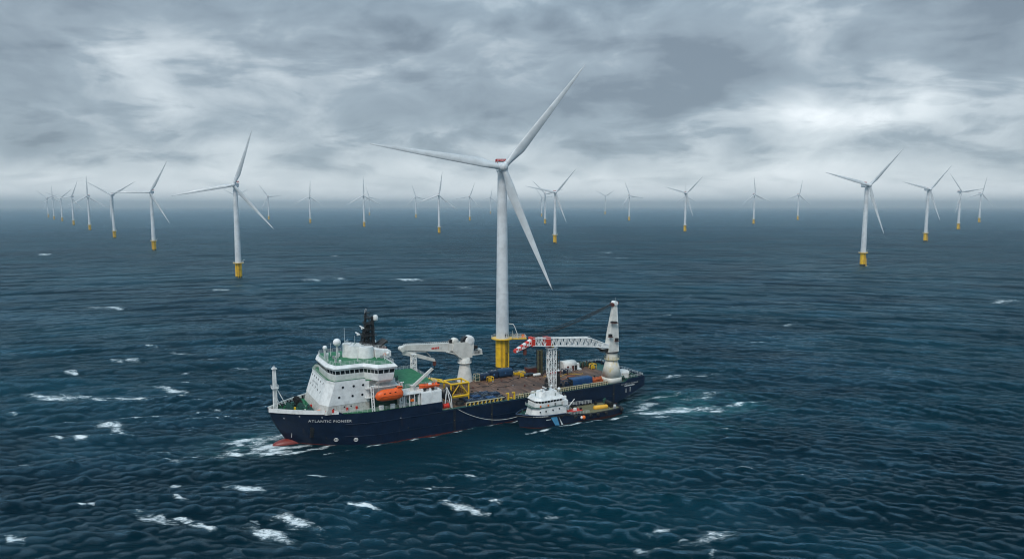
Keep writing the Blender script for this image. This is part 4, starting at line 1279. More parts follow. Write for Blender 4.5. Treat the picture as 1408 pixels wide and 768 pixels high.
    # ---------- rails and rail gear of the working deck
    b = MB(); b.use(m_cream)
    zt = 9.25
    xs = np.arange(-15.5, -56.2, -1.05)
    for x in xs:
        b.box(x - .13, x + .13, 15.75, 16.05, 7.95, zt)
    b.box(xs[-1] - .1, -15.3, 15.72, 16.08, zt, zt + .14); b.box(xs[-1], -15.4, 15.8, 16.0, 8.55, 8.66)
    b.use(m_teal).box(xs[-1], -15.4, 15.55, 15.62, 7.95, 8.9)
    b.build('side_fence', None, ship)
    b = MB(); b.use(m_cream)
    for x in np.arange(3.5, -11.0, -1.5): b.box(x - .12, x + .12, 15.75, 16.05, 7.95, 9.2)
    b.box(-11, 3.6, 15.72, 16.1, 9.1, 9.3)
    b.use(m_black).box(-10.9, 3.4, 15.9, 15.98, 8.2, 9.1)
    b.use(m_yel)
    for x in np.arange(2.8, -10.5, -1.5): b.prism([(x, 15.99, 8.2), (x - .45, 15.99, 8.2), (x - .45, 16.03, 8.2), (x, 16.03, 8.2)][::-1], [(x - .6, 15.99, 9.1), (x - 1.05, 15.99, 9.1), (x - 1.05, 16.03, 9.1), (x - .6, 16.03, 9.1)][::-1])
    b.build('striped_barrier', None, ship)
    for x in (-12.6, -15.0):
        b = MB(); b.use(m_yel).box(x - .18, x + .18, 15.5, 16.2, 7.95, 10.4); b.box(x - .18, x + .9, 15.6, 16.1, 10.2, 10.5); b.build('gate_post', None, ship)
    b = MB(); b.use(m_railw).rail([(12.2, -16.1, 7.95), (-5, -16.1, 7.95), (-62, -15.7, 7.95)], 1.2, 1.8, .05, 3); b.build('far_railing', None, ship)
    b = MB(); b.use(m_railw).rail([(-64.5, 15.2, 9.0), (-73.6, 14.6, 9.0), (-73.6, -14.6, 9.0), (-62, -15.4, 8.4)], .9, 1.6, .05, 2); b.build('stern_railing', None, ship)
    for x, nm in ((-20.0, m_black), (-38.6, m_black), (-25.0, m_teal), (-45.5, m_teal)):
        b = MB(); b.use(nm)
        for dx in (-.5, .5): b.lathe((x + dx, 15.0, 8.0), [(.42, 0), (.36, 1.2), (.48, 1.3), (.01, 1.5)], 12)
        b.build('bollard', None, ship)
    winch(-69.5, 11.5, 8.0, .95); winch(-64.9, 14.0, 8.0, .55); winch(-71.5, -2.0, 8.0, .9); winch(-71.6, 5.6, 8.0, .8)
    for k in range(14):
        x = random.uniform(-73, -63); y_ = random.choice((random.uniform(10.5, 14.3), random.uniform(-14, -9)))
        h_ = random.uniform(.5, 1.9)
        b = MB(); b.use(random.choice((m_teal, m_cream, m_teal, m_black))).tube((x, y_, 8), (x, y_, 8 + h_), .22, .18, 8); b.ball((x, y_, 8 + h_), .34, 1, 1, .7, 10, 6); b.build('vent_pipe', None, ship)

    # deck fittings let into the planking, hoses and pipes
    for k in range(34):
        x = -58 + (k % 17) * 3.5 + random.uniform(-.6, .6); y_ = (-6.5, 2.5)[k // 17] + random.uniform(-3.4, 3.4)
        b = MB(); b.use((m_black, m_black, m_rust, m_grey)[k % 4]).box(x - .22, x + .22, y_ - .3, y_ + .3, 8.03, 8.2 + (k % 3) * .12); b.build('lashing_point', None, ship)
    for (xa, ya, xb, yb, m_) in ((-12, -4, -30, -7.5, m_black), (-36, 3, -52, -1, m_orange), (-14, 13.2, -30, 13.6, m_rust), (-40, -4.6, -57, -3.2, m_yel), (-6, -6, -24, 1.5, m_black)):
        b = MB(); b.use(m_)
        pts = [(xa + (xb - xa) * f, ya + (yb - ya) * f + math.sin(f * 11 + xa) * 1.1, 8.1) for f in np.linspace(0, 1, 26)]
        b.path(pts, .09, 5); b.build('deck_hose', None, ship)
    for k in range(10):
        x = -14 - k * 4.6; b = MB(); b.use((m_yel, m_black, m_cream, m_teal, m_redp)[k % 5]).box(x - .5, x + .5, 14.7, 15.4, 8.03, 8.5 + (k * 5 % 4) * .22); b.build('side_box', None, ship)
    # ---------- forward deck crane (far side)
    cx, cy = -10.4, -15.2
    b = MB(); b.use(m_crane).lathe((cx, cy, 7.95), [(3.2, 0), (3.0, .8), (1.8, 7.2)], 28)
    b.lathe((cx, cy, 15.1), [(1.85, 0), (2.7, .05), (2.7, .3), (2.15, .35), (2.15, 2.0), (2.0, 2.05)], 28)
    crA = b.build('forward_crane', None, ship)
    b = MB(); b.use(m_railw).rail([(cx + 2.65 * math.cos(a), cy + 2.65 * math.sin(a), 15.4) for a in np.linspace(0, 2 * math.pi, 11)[:-1]], 1, 1.6, .04, 2, closed=True); b.build('crane_railing', None, crA)
    b = MB(); b.use(m_crane)
    b.box(cx - 2.6, cx + 2.2, cy - 1.5, cy + 1.5, 17.15, 17.7)
    for dy in (-1.5, 1.1): b.prism([(x, cy + dy, z) for x, z in [(-13.0, 17.7), (-7.6, 17.7), (-4.6, 20.6), (-5.4, 23.4), (-11.0, 23.4), (-13.6, 21.0)]][::1], [(x, cy + dy + .4, z) for x, z in [(-13.0, 17.7), (-7.6, 17.7), (-4.6, 20.6), (-5.4, 23.4), (-11.0, 23.4), (-13.6, 21.0)]])
    b.box(-17.3, -12.8, cy - 1.7, cy + 1.7, 18.0, 18.4); b.box(-13.8, -12.6, cy - 1.2, cy + 1.2, 18.4, 22.6)
    b.box(-17.2, -15.6, cy - 1.0, cy + 1.2, 18.4, 20.0)
    b.build('crane_house', None, crA)
    b = MB(); b.use(m_black).box(-16.4, -13.9, cy + .2, cy + 1.5, 18.5, 19.6); b.box(-12.4, -9.6, cy - 1.0, cy + 1.0, 18.0, 22.8); b.box(-15.4, -13.9, cy - .5, cy + 1.3, 20.4, 21.6); b.build('crane_machinery', None, crA)
    b = MB(); b.use(m_railw).rail([(-17.2, cy + 1.6, 18.4), (-17.2, cy - 1.6, 18.4)], 1.1, 1, .05, 3); b.rail([(-12.8, cy + 1.6, 18.4), (-17.2, cy + 1.6, 18.4)], 1.1, 1, .05, 3); b.build('crane_house_railing', None, crA)
    b = MB(); b.use(m_white).lathe((-12.2, cy - 1.3, 23.6), [(1.9, 0), (2.05, .3), (2.05, 2.3), (1.7, 2.6), (.9, 2.75)], 26, axis='y'); b.use(m_black).lathe((-11.0, cy - 1.1, 23.6), [(1.85, 0), (1.85, 2.2)], 22, axis='y'); b.build('main_winch', None, crA)
    b = MB(); b.use(m_crane).lathe((-6.2, cy - 1.1, 24.0), [(1.25, 0), (1.3, 2.2), (.6, 2.35)], 20, axis='y'); b.use(m_black).lathe((-4.6, cy - .7, 24.0), [(.8, 0), (.8, 1.4)], 16, axis='y'); b.build('boom_winch', None, crA)
    b = MB(); b.use(m_crane)
    def girder(b, pts_top, pts_bot, y0, y1):
        n = len(pts_top)
        for (a, c), (d, e) in zip(zip(pts_top, pts_top[1:]), zip(pts_bot, pts_bot[1:])):
            b.prism([(d[0], y0, d[1]), (e[0], y0, e[1]), (e[0], y1, e[1]), (d[0], y1, d[1])], [(a[0], y0, a[1]), (c[0], y0, c[1]), (c[0], y1, c[1]), (a[0], y1, a[1])])
    girder(b, [(-9.8, 23.0), (-3.4, 23.5), (13.2, 24.5), (15.4, 23.9)], [(-9.8, 21.2), (-3.0, 20.3), (12.6, 22.5), (15.2, 22.2)], cy - 1.0, cy + 1.0)
    b.tube((15.0, cy - 1.4, 23.1), (15.0, cy + 1.4, 23.1), .9, .9, 16)
    b.build('boom', None, crA)
    b = MB(); b.use(m_railw).rail([(14.5, cy + .8, 24.3), (-3.4, cy + .8, 23.5)], .8, .8, .06, 2); b.build('boom_railing', None, crA)
    b = MB(); b.use(m_crane)
    girder(b, [(14.9, 22.9), (12.5, 22.1), (2.2, 18.1)], [(14.6, 20.9), (12.0, 20.2), (2.0, 17.0)], cy - .7, cy + .7)
    b.build('jib', None, crA)
    b = MB(); b.use(m_white).tube((13.6, cy + .2, 21.9), (5.6, cy + .2, 21.2), .34, .34, 10); b.use(m_grey).tube((5.6, cy + .2, 21.2), (3.6, cy + .2, 19.0), .2, .2, 8); b.build('jib_ram', None, crA)
    b = MB(); b.use(m_rust).box(1.6, 2.6, cy - .5, cy + .5, 15.5, 17.2); b.use(m_black).tube((2.1, cy, 15.5), (2.1, cy, 14.5), .25, .1, 8); b.build('hook_block', None, crA)
    b = MB(); b.use(m_crane).tube((-2.4, cy + 1.15, 20.4), (-7.6, cy + 1.15, 18.6), .3, .3, 8); b.use(m_black)
    b.build('boom_ram', None, crA)
    b = MB(); b.use(m_redp)
    for k in range(5): b.box(3.6 - k * .62, 3.15 - k * .62, cy + 1.0, cy + 1.05, 21.9, 22.6)
    b.build('red_lettering', None, crA)
    b = MB(); b.use(m_white).truss((10.9, -13.9, 8), (10.9, -13.9, 20.9), 1.9, 1.5, .16, 9, up=(1, 0, 0)); b.box(9.9, 11.9, -15.6, -13.2, 20.9, 21.1); b.build('boom_rest', None, ship)

    # ---------- aft deck crane (near side)
    cx, cy = -59.7, 12.6
    b = MB(); b.use(m_crane2)
    def rr(w_, d_, z, n=28, e=3.2):
        out = []
        for k in range(n):
            a = 2 * math.pi * k / n; c_, s_ = math.cos(a), math.sin(a)
            q = (abs(c_) ** e + abs(s_) ** e) ** (-1 / e)
            out.append((cx + w_ * c_ * q, cy + d_ * s_ * q, z))
        return out
    b.prism(rr(3.7, 3.6, 7.95), rr(3.45, 3.4, 10.0), True); b.prism(rr(3.45, 3.4, 10.0), rr(2.2, 2.2, 16.6, e=2.2), True)
    b.lathe((cx, cy, 16.6), [(2.25, 0), (2.25, 3.0)], 28)
    crB = b.build('aft_crane', None, ship)
    b = MB(); b.use(m_cream).lathe((cx, cy, 16.7), [(2.3, 0), (3.0, .05), (3.0, .2), (2.3, .25)], 24, smooth=False)
    b.rail([(cx + 2.9 * math.cos(a), cy + 2.9 * math.sin(a), 16.9) for a in np.linspace(0, 2 * math.pi, 13)[:-1]], 1.1, 1.7, .05, 2, closed=True)
    b.use(m_black).lathe((cx, cy, 19.2), [(2.3, 0), (2.6, .1), (2.6, .4), (2.2, .5)], 24)
    b.build('slewing_ring', None, crB)
    b = MB(); b.use(m_crane)
    b.prism([(-62.0, cy - 1.5, 19.7), (-57.2, cy - 1.5, 19.7), (-57.2, cy + 1.5, 19.7), (-62.0, cy + 1.5, 19.7)], [(-61.9, cy - 1.3, 27), (-58.1, cy - 1.3, 27), (-58.1, cy + 1.3, 27), (-61.9, cy + 1.3, 27)])
    b.prism([(-61.9, cy - 1.3, 27), (-58.1, cy - 1.3, 27), (-58.1, cy + 1.3, 27), (-61.9, cy + 1.3, 27)], [(-61.5, cy - .6, 37.6), (-59.9, cy - .6, 37.6), (-59.9, cy + .6, 37.6), (-61.5, cy + .6, 37.6)])
    b.build('crane_tower', None, crB)
    b = MB(); b.use(m_white).tube((-61.7, cy + 1.5, 20), (-61.35, cy + .66, 37.4), .14, .14, 6); b.build('tower_pipe', None, crB)
    b = MB(); b.use(m_white).tube((-60.7, cy - 1.1, 38.3), (-60.7, cy + 1.1, 38.3), .85, .85, 16); b.use(m_rust).box(-60.0, -59.0, cy - .8, cy + .8, 37.2, 38.4); b.box(-62.3, -61.6, cy - .5, cy + .5, 37.8, 38.8); b.use(m_grey).tube((-61, cy, 38.8), (-61, cy, 40.4), .07); b.build('tower_head', None, crB)
    for x, z, h_ in ((-57.6, 25.8, 1.0), (-60.6, 23.9, 1.1), (-58.5, 31.2, .45), (-59.9, 31.0, .45)):
        b = MB(); b.use(m_black).box(x - .55, x + .55, cy + 1.2, cy + 2.3, z, z + h_); b.use(m_rust).box(x - .8, x + .8, cy + 1.2, cy + 2.5, z - .15, z); b.build('tower_fitting', None, crB)
    b = MB(); b.use(m_black).box(-57.3, -54.6, cy - 1.0, cy + 1.0, 20.0, 20.9); b.tube((-54.8, cy, 20.6), (-52.4, cy, 21.9), .3, .3, 8); b.build('crane_machinery', None, crB)
    b = MB(); b.use(m_white)
    yb0, yb1 = cy - 1.3, cy + 1.3
    def zt_(x): return (22.9 + (x + 56.5) / 8.0 * 3.2) if x < -48.5 else (26.1 + (x + 48.5) / 25 * 2.1)
    def zb_(x): return (21.6 + (x + 56.5) / 8.0 * 1.2) if x < -48.5 else (22.8 + (x + 48.5) / 25 * 2.8)
    xs = np.linspace(-56.5, -23.6, 27)
    for y_ in (yb0, yb1):
        for a, c in zip(xs, xs[1:]):
            b.tube((a, y_, zt_(a)), (c, y_, zt_(c)), .2, .2, 6); b.tube((a, y_, zb_(a)), (c, y_, zb_(c)), .2, .2, 6)
    for k, (a, c) in enumerate(zip(xs, xs[1:])):
        for y_ in (yb0, yb1):
            if k % 2: b.tube((a, y_, zt_(a)), (c, y_, zb_(c)), .15, .15, 5)
            else: b.tube((a, y_, zb_(a)), (c, y_, zt_(c)), .15, .15, 5)
            b.tube((a, y_, zb_(a)), (a, y_, zt_(a)), .12, .12, 5)
        for zf in (zt_, zb_):
            b.tube((a, yb0, zf(a)), (c, yb1, zf(c)), .12, .12, 5); b.tube((a, yb0, zf(a)), (a, yb1, zf(a)), .12, .12, 5)
    b.box(-58.2, -54.0, cy - 1.3, cy + 1.3, 21.3, 22.9)
    b.build('lattice_boom', None, crB)
    b = MB(); b.use(m_railw).rail([(-24, cy + 1.3, 28.1), (-48.5, cy + 1.3, 26.2)], .55, 1.2, .05, 1); b.build('boom_railing', None, crB)
    for x0, x1 in ((-23.4, -24.6), (-29.2, -31.2)):
        b = MB(); b.use(m_redp).box(x0, x1, cy - 1.45, cy + 1.45, zb_(x0) - .3, zt_(x0) + .35); b.build('red_panel', None, crB)
    nose = [(-23.5, 28.2), (-23.5, 25.6), (-16.9, 23.6), (-16.9, 24.6)]
    for k in range(6):
        f0, f1 = k / 6, (k + 1) / 6
        b = MB(); b.use(m_redp if k % 2 else m_white)
        def tp(f): return (-23.4 + 6.5 * f, 27.8 - 3.3 * f)
        def bt(f): return (-23.4 + 6.5 * f, 25.8 - 2.2 * f)
        b.prism([(*bt(f0)[:1], cy - .8, bt(f0)[1]), (bt(f1)[0], cy - .8, bt(f1)[1]), (bt(f1)[0], cy + .8, bt(f1)[1]), (bt(f0)[0], cy + .8, bt(f0)[1])],
                [(tp(f0)[0], cy - .8, tp(f0)[1]), (tp(f1)[0], cy - .8, tp(f1)[1]), (tp(f1)[0], cy + .8, tp(f1)[1]), (tp(f0)[0], cy + .8, tp(f0)[1])])
        b.use(m_white if k % 2 else m_redp).box(bt(f0)[0] + .15, bt(f0)[0] + .75, cy + .8, cy + .84, (bt(f0)[1] + tp(f0)[1]) / 2 - .7, (bt(f0)[1] + tp(f0)[1]) / 2 + .05)
        b.build('boom_nose', None, crB)
    b = MB(); b.use(m_rust).box(-21.6, -20.6, cy - .4, cy + .4, 22.4, 24.9); b.use(m_wire).tube((-21.1, cy, 26), (-21.1, cy, 24.8), .08); b.build('hook_block', None, crB)
    for dy, dz in ((-.6, 0), (.6, .0), (0, .75)):
        b = MB(); b.use(m_wire)
        p0, p1 = Vector((-60.6, cy + dy, 38.4 + dz * .3)), Vector((-24.2, cy + dy, 28.4 + dz))
        pts = [p0.lerp(p1, f) + Vector((0, 0, -1.2 * 4 * f * (1 - f) * (1 if dz == 0 else .6))) for f in np.linspace(0, 1, 9)]
        b.path(pts, .16, 5); b.build('luffing_wire', None, crB)
    # boom rest tower
    b = MB(); b.use(m_white)
    for dx in (-1.05, 1.05): b.truss((-32.5 + dx, 12.5, 8), (-32.5 + dx, 12.5, 23.6), 1.3, 1.3, .10, 9, up=(1, 0, 0))
    b.box(-34.6, -30.4, 11.4, 13.6, 23.6, 23.9)
    rs_ = b.build('boom_rest', None, ship)
    b = MB(); b.use(m_rust).box(-33.0, -31.6, 11.6, 13.4, 23.9, 25.0); b.use(m_yel).box(-32.8, -31.9, 13.4, 13.6, 24.1, 24.9); b.build('rest_saddle', None, rs_)
    b = MB(); b.use(m_black).truss((-35.6, 12.0, 8), (-35.6, 12.0, 14.5), .8, .8, .12, 8, up=(1, 0, 0)); b.box(-36.2, -34.9, 11.4, 12.6, 8, 12.8); b.use(m_white).ball((-35.6, 12.2, 14.9), .55, 1, 1, .8, 12, 8); b.build('control_post', None, ship)
    return ship


ship = build_ship()

# ------------------------------------------------------------------ cargo and boats on the ship
def sw(x, y, z=0.0):
    return (SHIP[0] + hx * x + px_ * y, SHIP[1] + hy * x + py_ * y, z)


def cargo(name, label, cat, x, y, z=8.03, rot=0.0, group=None):
    return thing(name, label, cat, sw(x, y, z), SHIP_RZ + rot, group)


def lifeboat():
    t_ = cargo('lifeboat', 'enclosed orange lifeboat hanging in white davits at the ship side', 'lifeboat', 30.7, 16.9, 14.0)
    b = MB(); b.use(m_boat)
    N = 18; rings = []
    for k in range(N + 1):
        u = -1 + 2 * k / N
        x = u * 4.7
        e = (1 - abs(u) ** 3.2) ** .5 if abs(u) < 1 else .02
        e = max(e, .03)
        ring = []
        for j in range(20):
            a = 2 * math.pi * j / 20
            c, s_ = math.cos(a), math.sin(a)
            yy = 1.55 * e * c * (abs(c) ** -.15 if abs(c) > .05 else 1)
            top = 1.9 if -.75 < u < .8 else 1.9 * (1 - (abs(u) - .75) * 1.2)
            zz = 1.95 + (s_ * top * e if s_ > 0 else s_ * 1.75 * e ** .7)
            if u < -.35 and s_ > .6: zz += .28 * e
            ring.append(b.bm.verts.new((x, yy, zz)))
        rings.append(ring)
    for A, B in zip(rings, rings[1:]):
        for j in range(20): b._f([A[j], A[(j + 1) % 20], B[(j + 1) % 20], B[j]], True)
    b._f(rings[0]); b._f(rings[-1][::-1])
    b.build('boat_hull', None, t_)
    b = MB(); b.use(m_boat).box(-4.2, -2.5, -.6, .6, 3.4, 4.35); b.build('helm_cupola', None, t_, bevel=.15)
    b = MB(); b.use(m_glass).box(-2.54, -2.44, -.45, .45, 3.85, 4.2); b.box(-4.0, -2.7, .56, .63, 3.9, 4.2); b.build('cupola_window', None, t_)
    for x in (-3.7, 3.5):
        b = MB(); b.use(m_grey).box(x - .1, x + .1, -.2, .2, 3.3, 4.3); b.tube((x, 0, 4.2), (x, -.4, 5.3), .05); b.build('lifting_hook', None, t_)
    b = MB(); b.use(mat('boat_belt', (.42, .06, .01), .6)); b.tube((-3.9, 1.52, 1.9), (3.9, 1.52, 1.9), .09); b.build('fender_belt', None, t_)
    for x in (-1.5, 0.2, 1.9):
        b = MB(); b.use(m_glass).box(x - .3, x + .3, 1.24, 1.42, 2.75, 3.0); b.build('side_window', None, t_)


def open_boat(t_, L=6.8, W=2.3, Hh=1.15, m=m_boat):
    b = MB(); b.use(m)
    N = 16
    def ringpts(k, shrink, zoff):
        u = -1 + 2 * k / N; x = u * (L / 2 - shrink)
        w_ = (W / 2 - shrink) * (1 - max(0, u) ** 3) * (1 if u > -.95 else .9)
        w_ = max(w_, .03)
        sh = .35 * max(0, u) ** 2
        return [(x, -w_, Hh + sh), (x, -w_ * .9, .45 + zoff + sh), (x, 0, zoff + sh * .8), (x, w_ * .9, .45 + zoff + sh), (x, w_, Hh + sh)]
    out = [[b.bm.verts.new(p) for p in ringpts(k, 0, 0)] for k in range(N + 1)]
    inn = [[b.bm.verts.new(p) for p in ringpts(k, .18, .3)] for k in range(N + 1)]
    for G in (out, inn):
        for A, B in zip(G, G[1:]):
            for j in range(4): b._f([A[j], A[j + 1], B[j + 1], B[j]], True)
        b._f(G[0])
    for A, B, D, E_ in zip(out, out[1:], inn, inn[1:]):
        b._f([A[0], B[0], E_[0], D[0]]); b._f([A[4], D[4], E_[4], B[4]])
    for s_ in (-1, 1):
        pts = [(-L / 2 + L * k / 10, s_ * max((W / 2) * (1 - max(0, -1 + 2 * k / 10) ** 3), .05), Hh + .35 * max(0, -1 + .2 * k) ** 2) for k in range(11)]
        b.path(pts, .2, 8)
    b.build('boat_hull', None, t_)
    b = MB(); b.use(m_white).box(-.9, .1, -.45, .45, .5, 1.7); b.build('steering_console', None, t_, bevel=.08)
    b = MB(); b.use(m_black).box(-L / 2 - .35, -L / 2 + .25, -.35, .35, .2, 1.6); b.build('outboard_engine', None, t_, bevel=.08)
    b = MB(); b.use(m_grey)
    for x in (-1.7, 1.2): b.path([(x, -W * .35, Hh), (x, -W * .2, Hh + 1.1), (x, W * .2, Hh + 1.1), (x, W * .35, Hh)], .07, 5)
    b.build('lifting_frame', None, t_)


def build_cargo():
    lifeboat()
    open_boat(cargo('rescue_boat', 'small orange open rescue boat on top of the white winch housing', 'rescue boat', 16.0, 13.4, 15.35))
    b = MB(); b.use(m_grey)
    for x in (-2.0, 1.8): b.box(x - .15, x + .15, -1.1, 1.1, -.5, .35)
    b.box(-2.6, 2.6, -.9, -.7, -.5, -.35); b.box(-2.6, 2.6, .7, .9, -.5, -.35)
    b.build('boat_cradle', None, ship, loc=(16.0, 13.4, 15.36))
    # white slewing davit beside it
    b = MB(); b.use(m_crane)
    b.lathe((21.4, 12.6, 14.9), [(.8, 0), (.65, 1.6), (.8, 1.7), (.8, 2.0)], 16)
    b.prism([(21.9, 12.2, 16.4), (20.7, 12.2, 16.2), (20.7, 13.0, 16.2), (21.9, 13.0, 16.4)], [(14.6, 12.3, 21.9), (13.9, 12.3, 21.4), (13.9, 12.9, 21.4), (14.6, 12.9, 21.9)])
    o = b.build('boat_davit', None, ship)
    b = MB(); b.use(m_wire).tube((14.2, 12.6, 21.5), (15.6, 13.2, 17.6), .06); b.tube((14.2, 12.6, 21.4), (14.2, 12.6, 20.6), .3, .2); b.build('davit_wire', None, o)
    for k in range(7):
        b = MB(); b.use((m_white, m_grey, m_black)[k % 3]).box(13.2 + k * .95, 13.8 + k * .95, 15.0, 15.7, 15.08, 15.6 + (k * 7 % 4) * .16); b.build('side_locker', None, ship)

    # yellow handling frame
    t_ = cargo('handling_frame', 'big yellow tubular handling frame behind the rescue boat', 'yellow frame', 3.2, 8.2)
    b = MB(); b.use(m_yel)
    x0, x1, y0, y1, z0, z1 = -2.6, 4.0, -2.6, 3.4, 2.6, 6.9
    for x in (x0, x1):
        for y in (y0, y1): b.tube((x, y, z0), (x, y, z1), .3, .3, 8); b.tube((x, y, 0), (x, y, z0), .22, .22, 8)
    for z in (z0, z1):
        for y in (y0, y1): b.tube((x0, y, z), (x1, y, z), .33, .33, 8)
        for x in (x0, x1): b.tube((x, y0, z), (x, y1, z), .3, .3, 8)
    b.tube((x0, y1, z0), (.7, y1, z1), .18); b.tube((.7, y1, z1), (x1, y1, z0), .18); b.tube((x0, y0, z0), (x1, y0, z1), .18)
    b.box(x0, x1, y1 - .15, y1 + .15, z0 - .5, z0 - .1)
    b.build('main_frame', None, t_)
    b = MB(); b.use(mat('frame_mesh', (.20, .13, .04), .6))
    for k in range(9): b.tube((x0 + .4 + k * .7, y1 - .4, z0), (x0 + .4 + k * .7, y1 - .4, z1), .09, .09, 4); b.tube((x0, y1 - .4, z0 + .3 + k * .48), (x1, y1 - .4, z0 + .3 + k * .48), .07, .07, 4)
    b.build('side_grid', None, t_)
    b = MB(); b.use(m_yel)
    for y in (-3.4, 1.0):
        b.path([(4.3, y, 7.0), (9.2, y, 8.3), (9.6, y, 5.0), (9.8, y, 0)], .3, 8)
    for x, z in ((5.6, 7.4), (7.4, 7.9), (9.2, 8.3)): b.tube((x, -3.4, z), (x, 1.0, z), .22, .22, 6)
    b.tube((4.3, -3.4, 7.0), (7.4, 1.0, 7.9), .15); b.tube((9.2, -3.4, 8.3), (5.6, 1.0, 7.4), .15)
    b.build('gantry_arm', None, t_)
    for k in range(6):
        b = MB(); b.use(random.choice((m_yel, m_black, m_rust, m_yel))).box(-2 + k * .95, -1.3 + k * .95, -1.6, 1.8, 3.0, 4.2 + (k % 3) * .5); b.build('tool_box', None, t_)
    t_ = cargo('hose_reel', 'black hose reel in a white frame in front of the yellow handling frame', 'hose reel', 9.9, 13.7)
    b = MB(); b.use(m_white)
    for s_ in (-1, 1):
        b.path([(s_ * 1.2, 1.2, 0), (0, .6, 6.9), (s_ * .2, -1.2, 4.9), (s_ * 1.4, -1.2, 0)], .2, 6)
    b.path([(-1.3, 1.8, 0), (-1.0, 1.7, 4), (.2, 1.0, 7.0)], .16, 6)
    b.build('reel_frame', None, t_)
    b = MB(); b.use(m_black).lathe((0, -.7, 4.6), [(1.0, 0), (1.9, .02), (1.9, .2), (1.2, .25), (1.2, 1.3), (1.9, 1.35), (1.9, 1.5), (.9, 1.52)], 24, axis='y'); b.build('hose_drum', None, t_)
    t_ = cargo('red_winch', 'red winch at the deck edge under the hose reel', 'winch', 10.8, 15.1)
    b = MB(); b.use(m_redp).tube((-.9, 0, .95), (.9, 0, .95), .8, .8, 14); b.tube((-1, 0, .95), (-.8, 0, .95), 1.0, 1.0, 14); b.tube((.8, 0, .95), (1, 0, .95), 1.0, 1.0, 14); b.build('drum', None, t_)
    b = MB(); b.use(m_cream).box(-1.4, 1.4, -.6, .6, 0, .25); b.build('base_frame', None, t_)

    # low dark baskets stacked by the port side
    spots = [(0.5, 12.8, 1.1), (-3.2, 13.0, .9), (-7.0, 13.2, 1.15), (-10.6, 12.9, .8), (.8, 9.4, .9), (-2.9, 9.5, 1.2), (-6.7, 9.6, 1.0), (-10.4, 9.3, 1.25), (-.5, 6.4, .8), (-4.4, 6.2, 1.0), (-8.0, 6.2, .9)]
    names = ['nearest the hose reel, in the row along the ship side', 'second from the hose reel in the row along the ship side', 'third from the hose reel in the row along the ship side', 'beside the yellow gate posts, end of the outer row',
             'beneath the yellow handling frame, in the middle row', 'second from the yellow frame in the middle row', 'third from the yellow frame in the middle row', 'end of the middle row towards the lattice tower',
             'in the inner row, closest to the yellow handling frame', 'in the middle of the short inner row', 'at the open deck end of the inner row']
    for k, (x, y, h_) in enumerate(spots):
        t_ = cargo('cargo_basket', 'low dark basket ' + names[k], 'cargo basket', x, y, 8.03, R(random.uniform(-3, 3)), 'dark cargo baskets on the deck')
        b = MB(); b.use(m_nblue)
        L, W_ = 1.7, 1.45
        b.box(-L, L, -W_, W_, .08, .2)
        for s_ in (-1, 1):
            b.box(-L, L, s_ * W_ - .06, s_ * W_ + .06, .08, h_); b.box(s_ * L - .06, s_ * L + .06, -W_, W_, .08, h_)
        b.build('basket_frame', None, t_)
        b = MB(); b.use((m_black, m_nblue, m_blue)[k % 3] if k % 4 else m_nblue)
        for j in range(4): b.tube((-L * .9, -1.1 + j * .72, h_ * .75 + (j % 2) * .2), (L * .9, -1.1 + j * .72, h_ * .75), .33, .33, 8)
        b.build('pipe_load', None, t_)
        b = MB(); b.use(mat('lashing_pale', (.22, .26, .32), .6))
        b.tube((-L, -W_, h_ + .15), (L, W_, h_ + .2), .05); b.tube((-.5, -W_, h_ + .1), (-.4, W_, h_ + .3), .05); b.build('lashing', None, t_)
    t_ = cargo('coiled_hose', 'coil of black hose lying under the yellow handling frame', 'hose coil', 4.6, 13.0)
    b = MB(); b.use(m_black)
    for k in range(4):
        rr_ = 1.5 - k * .1
        pts = [(rr_ * math.cos(a), rr_ * .85 * math.sin(a), .2 + k * .27) for a in np.linspace(0, 2 * math.pi, 21)]
        b.path(pts, .16, 6)
    b.build('hose', None, t_)

    # containers and tanks along the far rail
    def tank(x, y, L, W_, Hh, m, label, rnd=.5, name='tank_container', rot=0.0):
        t_ = cargo(name, label, 'tank', x, y, 8.03, rot)
        b = MB(); b.use(m).box(-L / 2, L / 2, -W_ / 2, W_ / 2, .15, Hh); b.build('tank_body', None, t_, bevel=rnd)
        b = MB(); b.use(m_black)
        for sx in (-1, 1): b.box(sx * (L / 2 - .6) - .2, sx * (L / 2 - .6) + .2, -W_ / 2, W_ / 2, 0, .25)
        b.build('skid', None, t_)
        b = MB(); b.use(m_grey)
        for sx in (-.25, .2): b.tube((L * sx, 0, Hh - .02), (L * sx, 0, Hh + .18), .32, .32, 10)
        b.build('hatch', None, t_)
        b = MB(); b.use(mat('badge_blue', (.06, .16, .33), .5)).tube((L * .1, W_ / 2 - .02, Hh * .55), (L * .1, W_ / 2 + .03, Hh * .55), .36, .36, 10); b.build('badge', None, t_)
        return t_
    tank(-17.6, -13.0, 4.4, 3.0, 2.6, m_nblue, 'dark navy tank at the far rail, nearer to the forward crane')
    tank(-22.0, -13.6, 3.4, 2.8, 3.0, m_nblue, 'short dark navy tank between two others at the far rail', .4)
    tank(-27.0, -13.2, 6.4, 3.2, 3.4, m_blue if False else mat('tank_midblue', (.007, .040, .098), .42, wear=((.04, .05, .06), .62, .4)), 'largest blue tank at the far rail, in front of the yellow turbine foot', .9)
    t_ = cargo('bottle_rack', 'cream rack of dark bottles beside the foot of the forward crane', 'rack', -14.2, -12.4)
    b = MB(); b.use(m_cream)
    for x in (-.9, .9):
        for y in (-.8, .8): b.tube((x, y, 0), (x, y, 2.8), .1, .1, 5)
    for z in (.2, 1.5, 2.8):
        for y in (-.8, .8): b.tube((-.9, y, z), (.9, y, z), .08, .08, 5)
        for x in (-.9, .9): b.tube((x, -.8, z), (x, .8, z), .08, .08, 5)
    b.build('rack_frame', None, t_)
